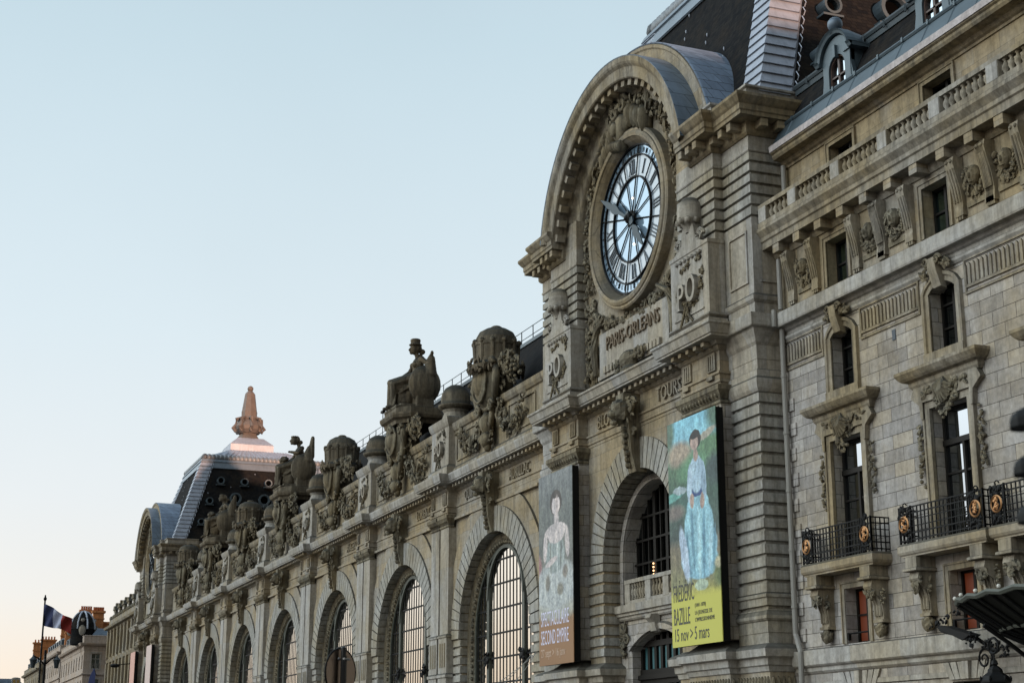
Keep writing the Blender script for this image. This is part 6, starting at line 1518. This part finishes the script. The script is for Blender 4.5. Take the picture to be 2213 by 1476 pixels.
for k in range(6): a = 2 * PI * k / 6; p.ell((x + .32 * math.cos(a), y + .32 * math.sin(a), 1.66), (.03, .03, .07)); p.tube([(x + .28 * math.cos(a), y + .28 * math.sin(a), 1.58), (x + .2 * math.cos(a), y + .2 * math.sin(a), .95)], .02, 5)
p.lathe(x, y, [(.28, 1.56), (.25, 1.46)], 6); p.lathe(x, y, [(.21, 1.0), (.2, .92), (.08, .8), (0, .72)], 6); p.build('cage', M['iron'], T)
p = MB(); p.lathe(x, y, [(.25, 1.5), (.18, .97)], 6); p.build('lantern_glass', simple('lantern_glass', (.30, .29, .22), .2), T)

# ------------------------------------------------------------------ street furniture near the camera
T = thing('road_sign', 'back of a round road sign on two dark posts, bottom edge left of centre', 'road sign', (-20.3, -18.6, -1.6))
sx_, sy_, sz_ = -20.3, -18.58, 1.07
ang = R(-9.0); ux, uy = math.cos(ang), math.sin(ang)      # sign plane direction
# face seen at an angle: u along the plate, w its normal
u = Vector((-.58, .815, 0)).normalized(); wv = Vector((u.y, -u.x, 0))
if wv.x < 0: wv = -wv
def disc(mb, c, r, t, n=40, dish=0):
    c = Vector(c); A = []; B = []
    for i in range(n):
        a = 2 * PI * i / n; q = u * (r * math.cos(a)) + Vector((0, 0, r * math.sin(a))); A.append(c + q + wv * t); B.append(c + q - wv * t)
    mb.add(A + B, [tuple(range(n)), tuple(range(2 * n - 1, n - 1, -1))] + [(i, i + n, (i + 1) % n + n, (i + 1) % n) for i in range(n)])
c0 = Vector((sx_, sy_, sz_)); mb = MB(); disc(mb, c0, .30, .008); mb.build('plate', mirror('bare_sign_metal', (.42, .33, .27), .3), T)
mb = MB(); P_ = [c0 + u * (.305 * math.cos(2 * PI * i / 40)) + Vector((0, 0, .305 * math.sin(2 * PI * i / 40))) for i in range(40)]; mb.tube(P_, .014, 6, True); mb.build('rim', M['iron'], T)
mb = MB(); q0 = c0 + wv * .07 - u * .03; mb.tube([(q0.x, q0.y, -1.6), (q0.x, q0.y, sz_ + .31)], .036, 12); mb.ell((q0.x, q0.y, sz_ + .31), (.036, .036, .02)); mb.build('post', simple('black_post', (.012, .012, .012), .35), T)
mb = MB(); q0 = c0 + wv * .03 + u * .06; mb.tube([(q0.x, q0.y, sz_ - .3), (q0.x, q0.y, sz_ + .22)], .022, 8); mb.build('backing_channel', simple('grey_channel', (.12, .12, .11), .4, .6), T)
mb = MB()
for z in (.17, -.2):
    for e in (-.09, .0, .1): q = c0 + wv * .04 + u * e; mb.ell((q.x, q.y, sz_ + z), (.016, .016, .016))
    a_, b_ = c0 + wv * .115 - u * .08, c0 + wv * .05 + u * .12; mb.tube([(a_.x, a_.y, sz_ + z), (b_.x, b_.y, sz_ + z)], .014, 5)
mb.build('clamps', simple('steel_clamp', (.45, .45, .45), .3, .9), T)

T = thing('traffic_signal', 'black traffic signal with three hoods cut off by the right edge of the picture', 'traffic light', (-5.4, -19.2, -1.6))
fx_ = Vector((-5.62, -19.33, 0)); vd = Vector((-.767, .64, 0)).normalized() ; rt = Vector((.64, .767, 0)).normalized()
base_ = fx_ + rt * .125
mb = MB(); 
def obox(mb, c, a, b_, ha, hb, z0, z1):
    c = Vector(c); q = [c + a * sa * ha + b_ * sb * hb for sa, sb in ((-1, -1), (1, -1), (1, 1), (-1, 1))]
    mb.add([(p.x, p.y, z0) for p in q] + [(p.x, p.y, z1) for p in q], [(0, 1, 2, 3), (7, 6, 5, 4), (0, 4, 5, 1), (1, 5, 6, 2), (2, 6, 7, 3), (3, 7, 4, 0)])
tip_ = Vector((-5.628, -19.405, 0)) - rt * .02; base_ = tip_ + rt * .27
for z in (1.425, 1.213, 1.0):
    mb = MB(); v = []; n = 12; D_ = (0, .06, .18, .5, 1.0); H_ = (.035, .062, .080, .11, .16)
    for d0, h0 in zip(D_, H_):
        for i in range(n + 1):
            a = PI * i / n; p = tip_ + rt * (.2 * d0) + vd * ((.05 + .05 * min(1, d0 * 4)) * math.cos(a)); v.append((p.x, p.y, z + (0 if i in (0, n) else h0 * (math.sin(a) ** .6))))
    k = n + 1; mb.add(v, [(r_ * k + i, r_ * k + i + 1, (r_ + 1) * k + i + 1, (r_ + 1) * k + i) for r_ in range(4) for i in range(n)] + [tuple(range(k))] + [(r_ * k, (r_ + 1) * k, (r_ + 1) * k + n, r_ * k + n) for r_ in range(4)])
    h_ = mb.build('signal_hood', M['iron'], T, smooth=False)
    mb = MB(); p = tip_ + rt * .19; mb.ell((p.x, p.y, z + .08), (.03, .03, .075), nu=12, nv=8); mb.build('lens', simple('unlit_lens', (.03, .02, .02), .2), h_)
mb = MB(); obox(mb, base_, rt, vd, .07, .12, .93, 1.64); mb.build('housing', M['iron'], T)
mb = MB(); q = base_ + rt * .12; mb.tube([(q.x, q.y, -1.6), (q.x, q.y, 1.8)], .05, 10); mb.build('pole', M['iron'], T)

CABLES = (((-58.9, -.25, 4.0), (-32.5, -13.1, .78), .10), ((-58.9, -.25, 4.05), (-34, -12.0, .80), .3), ((-62.0, .9, 4.3), (-38.5, -10.6, 1.0), .2))
for a_, b_, sag in CABLES:
    T = thing('overhead_cable', 'thin pale slack cable running down from the hall front beside the grey banner', 'cable', a_, 'slack cables below the grey banner')
    A_, B_ = Vector(a_), Vector(b_); mb = MB(); mb.tube([A_.lerp(B_, t / 12) - Vector((0, 0, sag * 4 * (t / 12) * (1 - t / 12))) for t in range(13)], .011, 5); mb.build('strand', simple('pale_cable', (.4, .4, .38), .6), T)
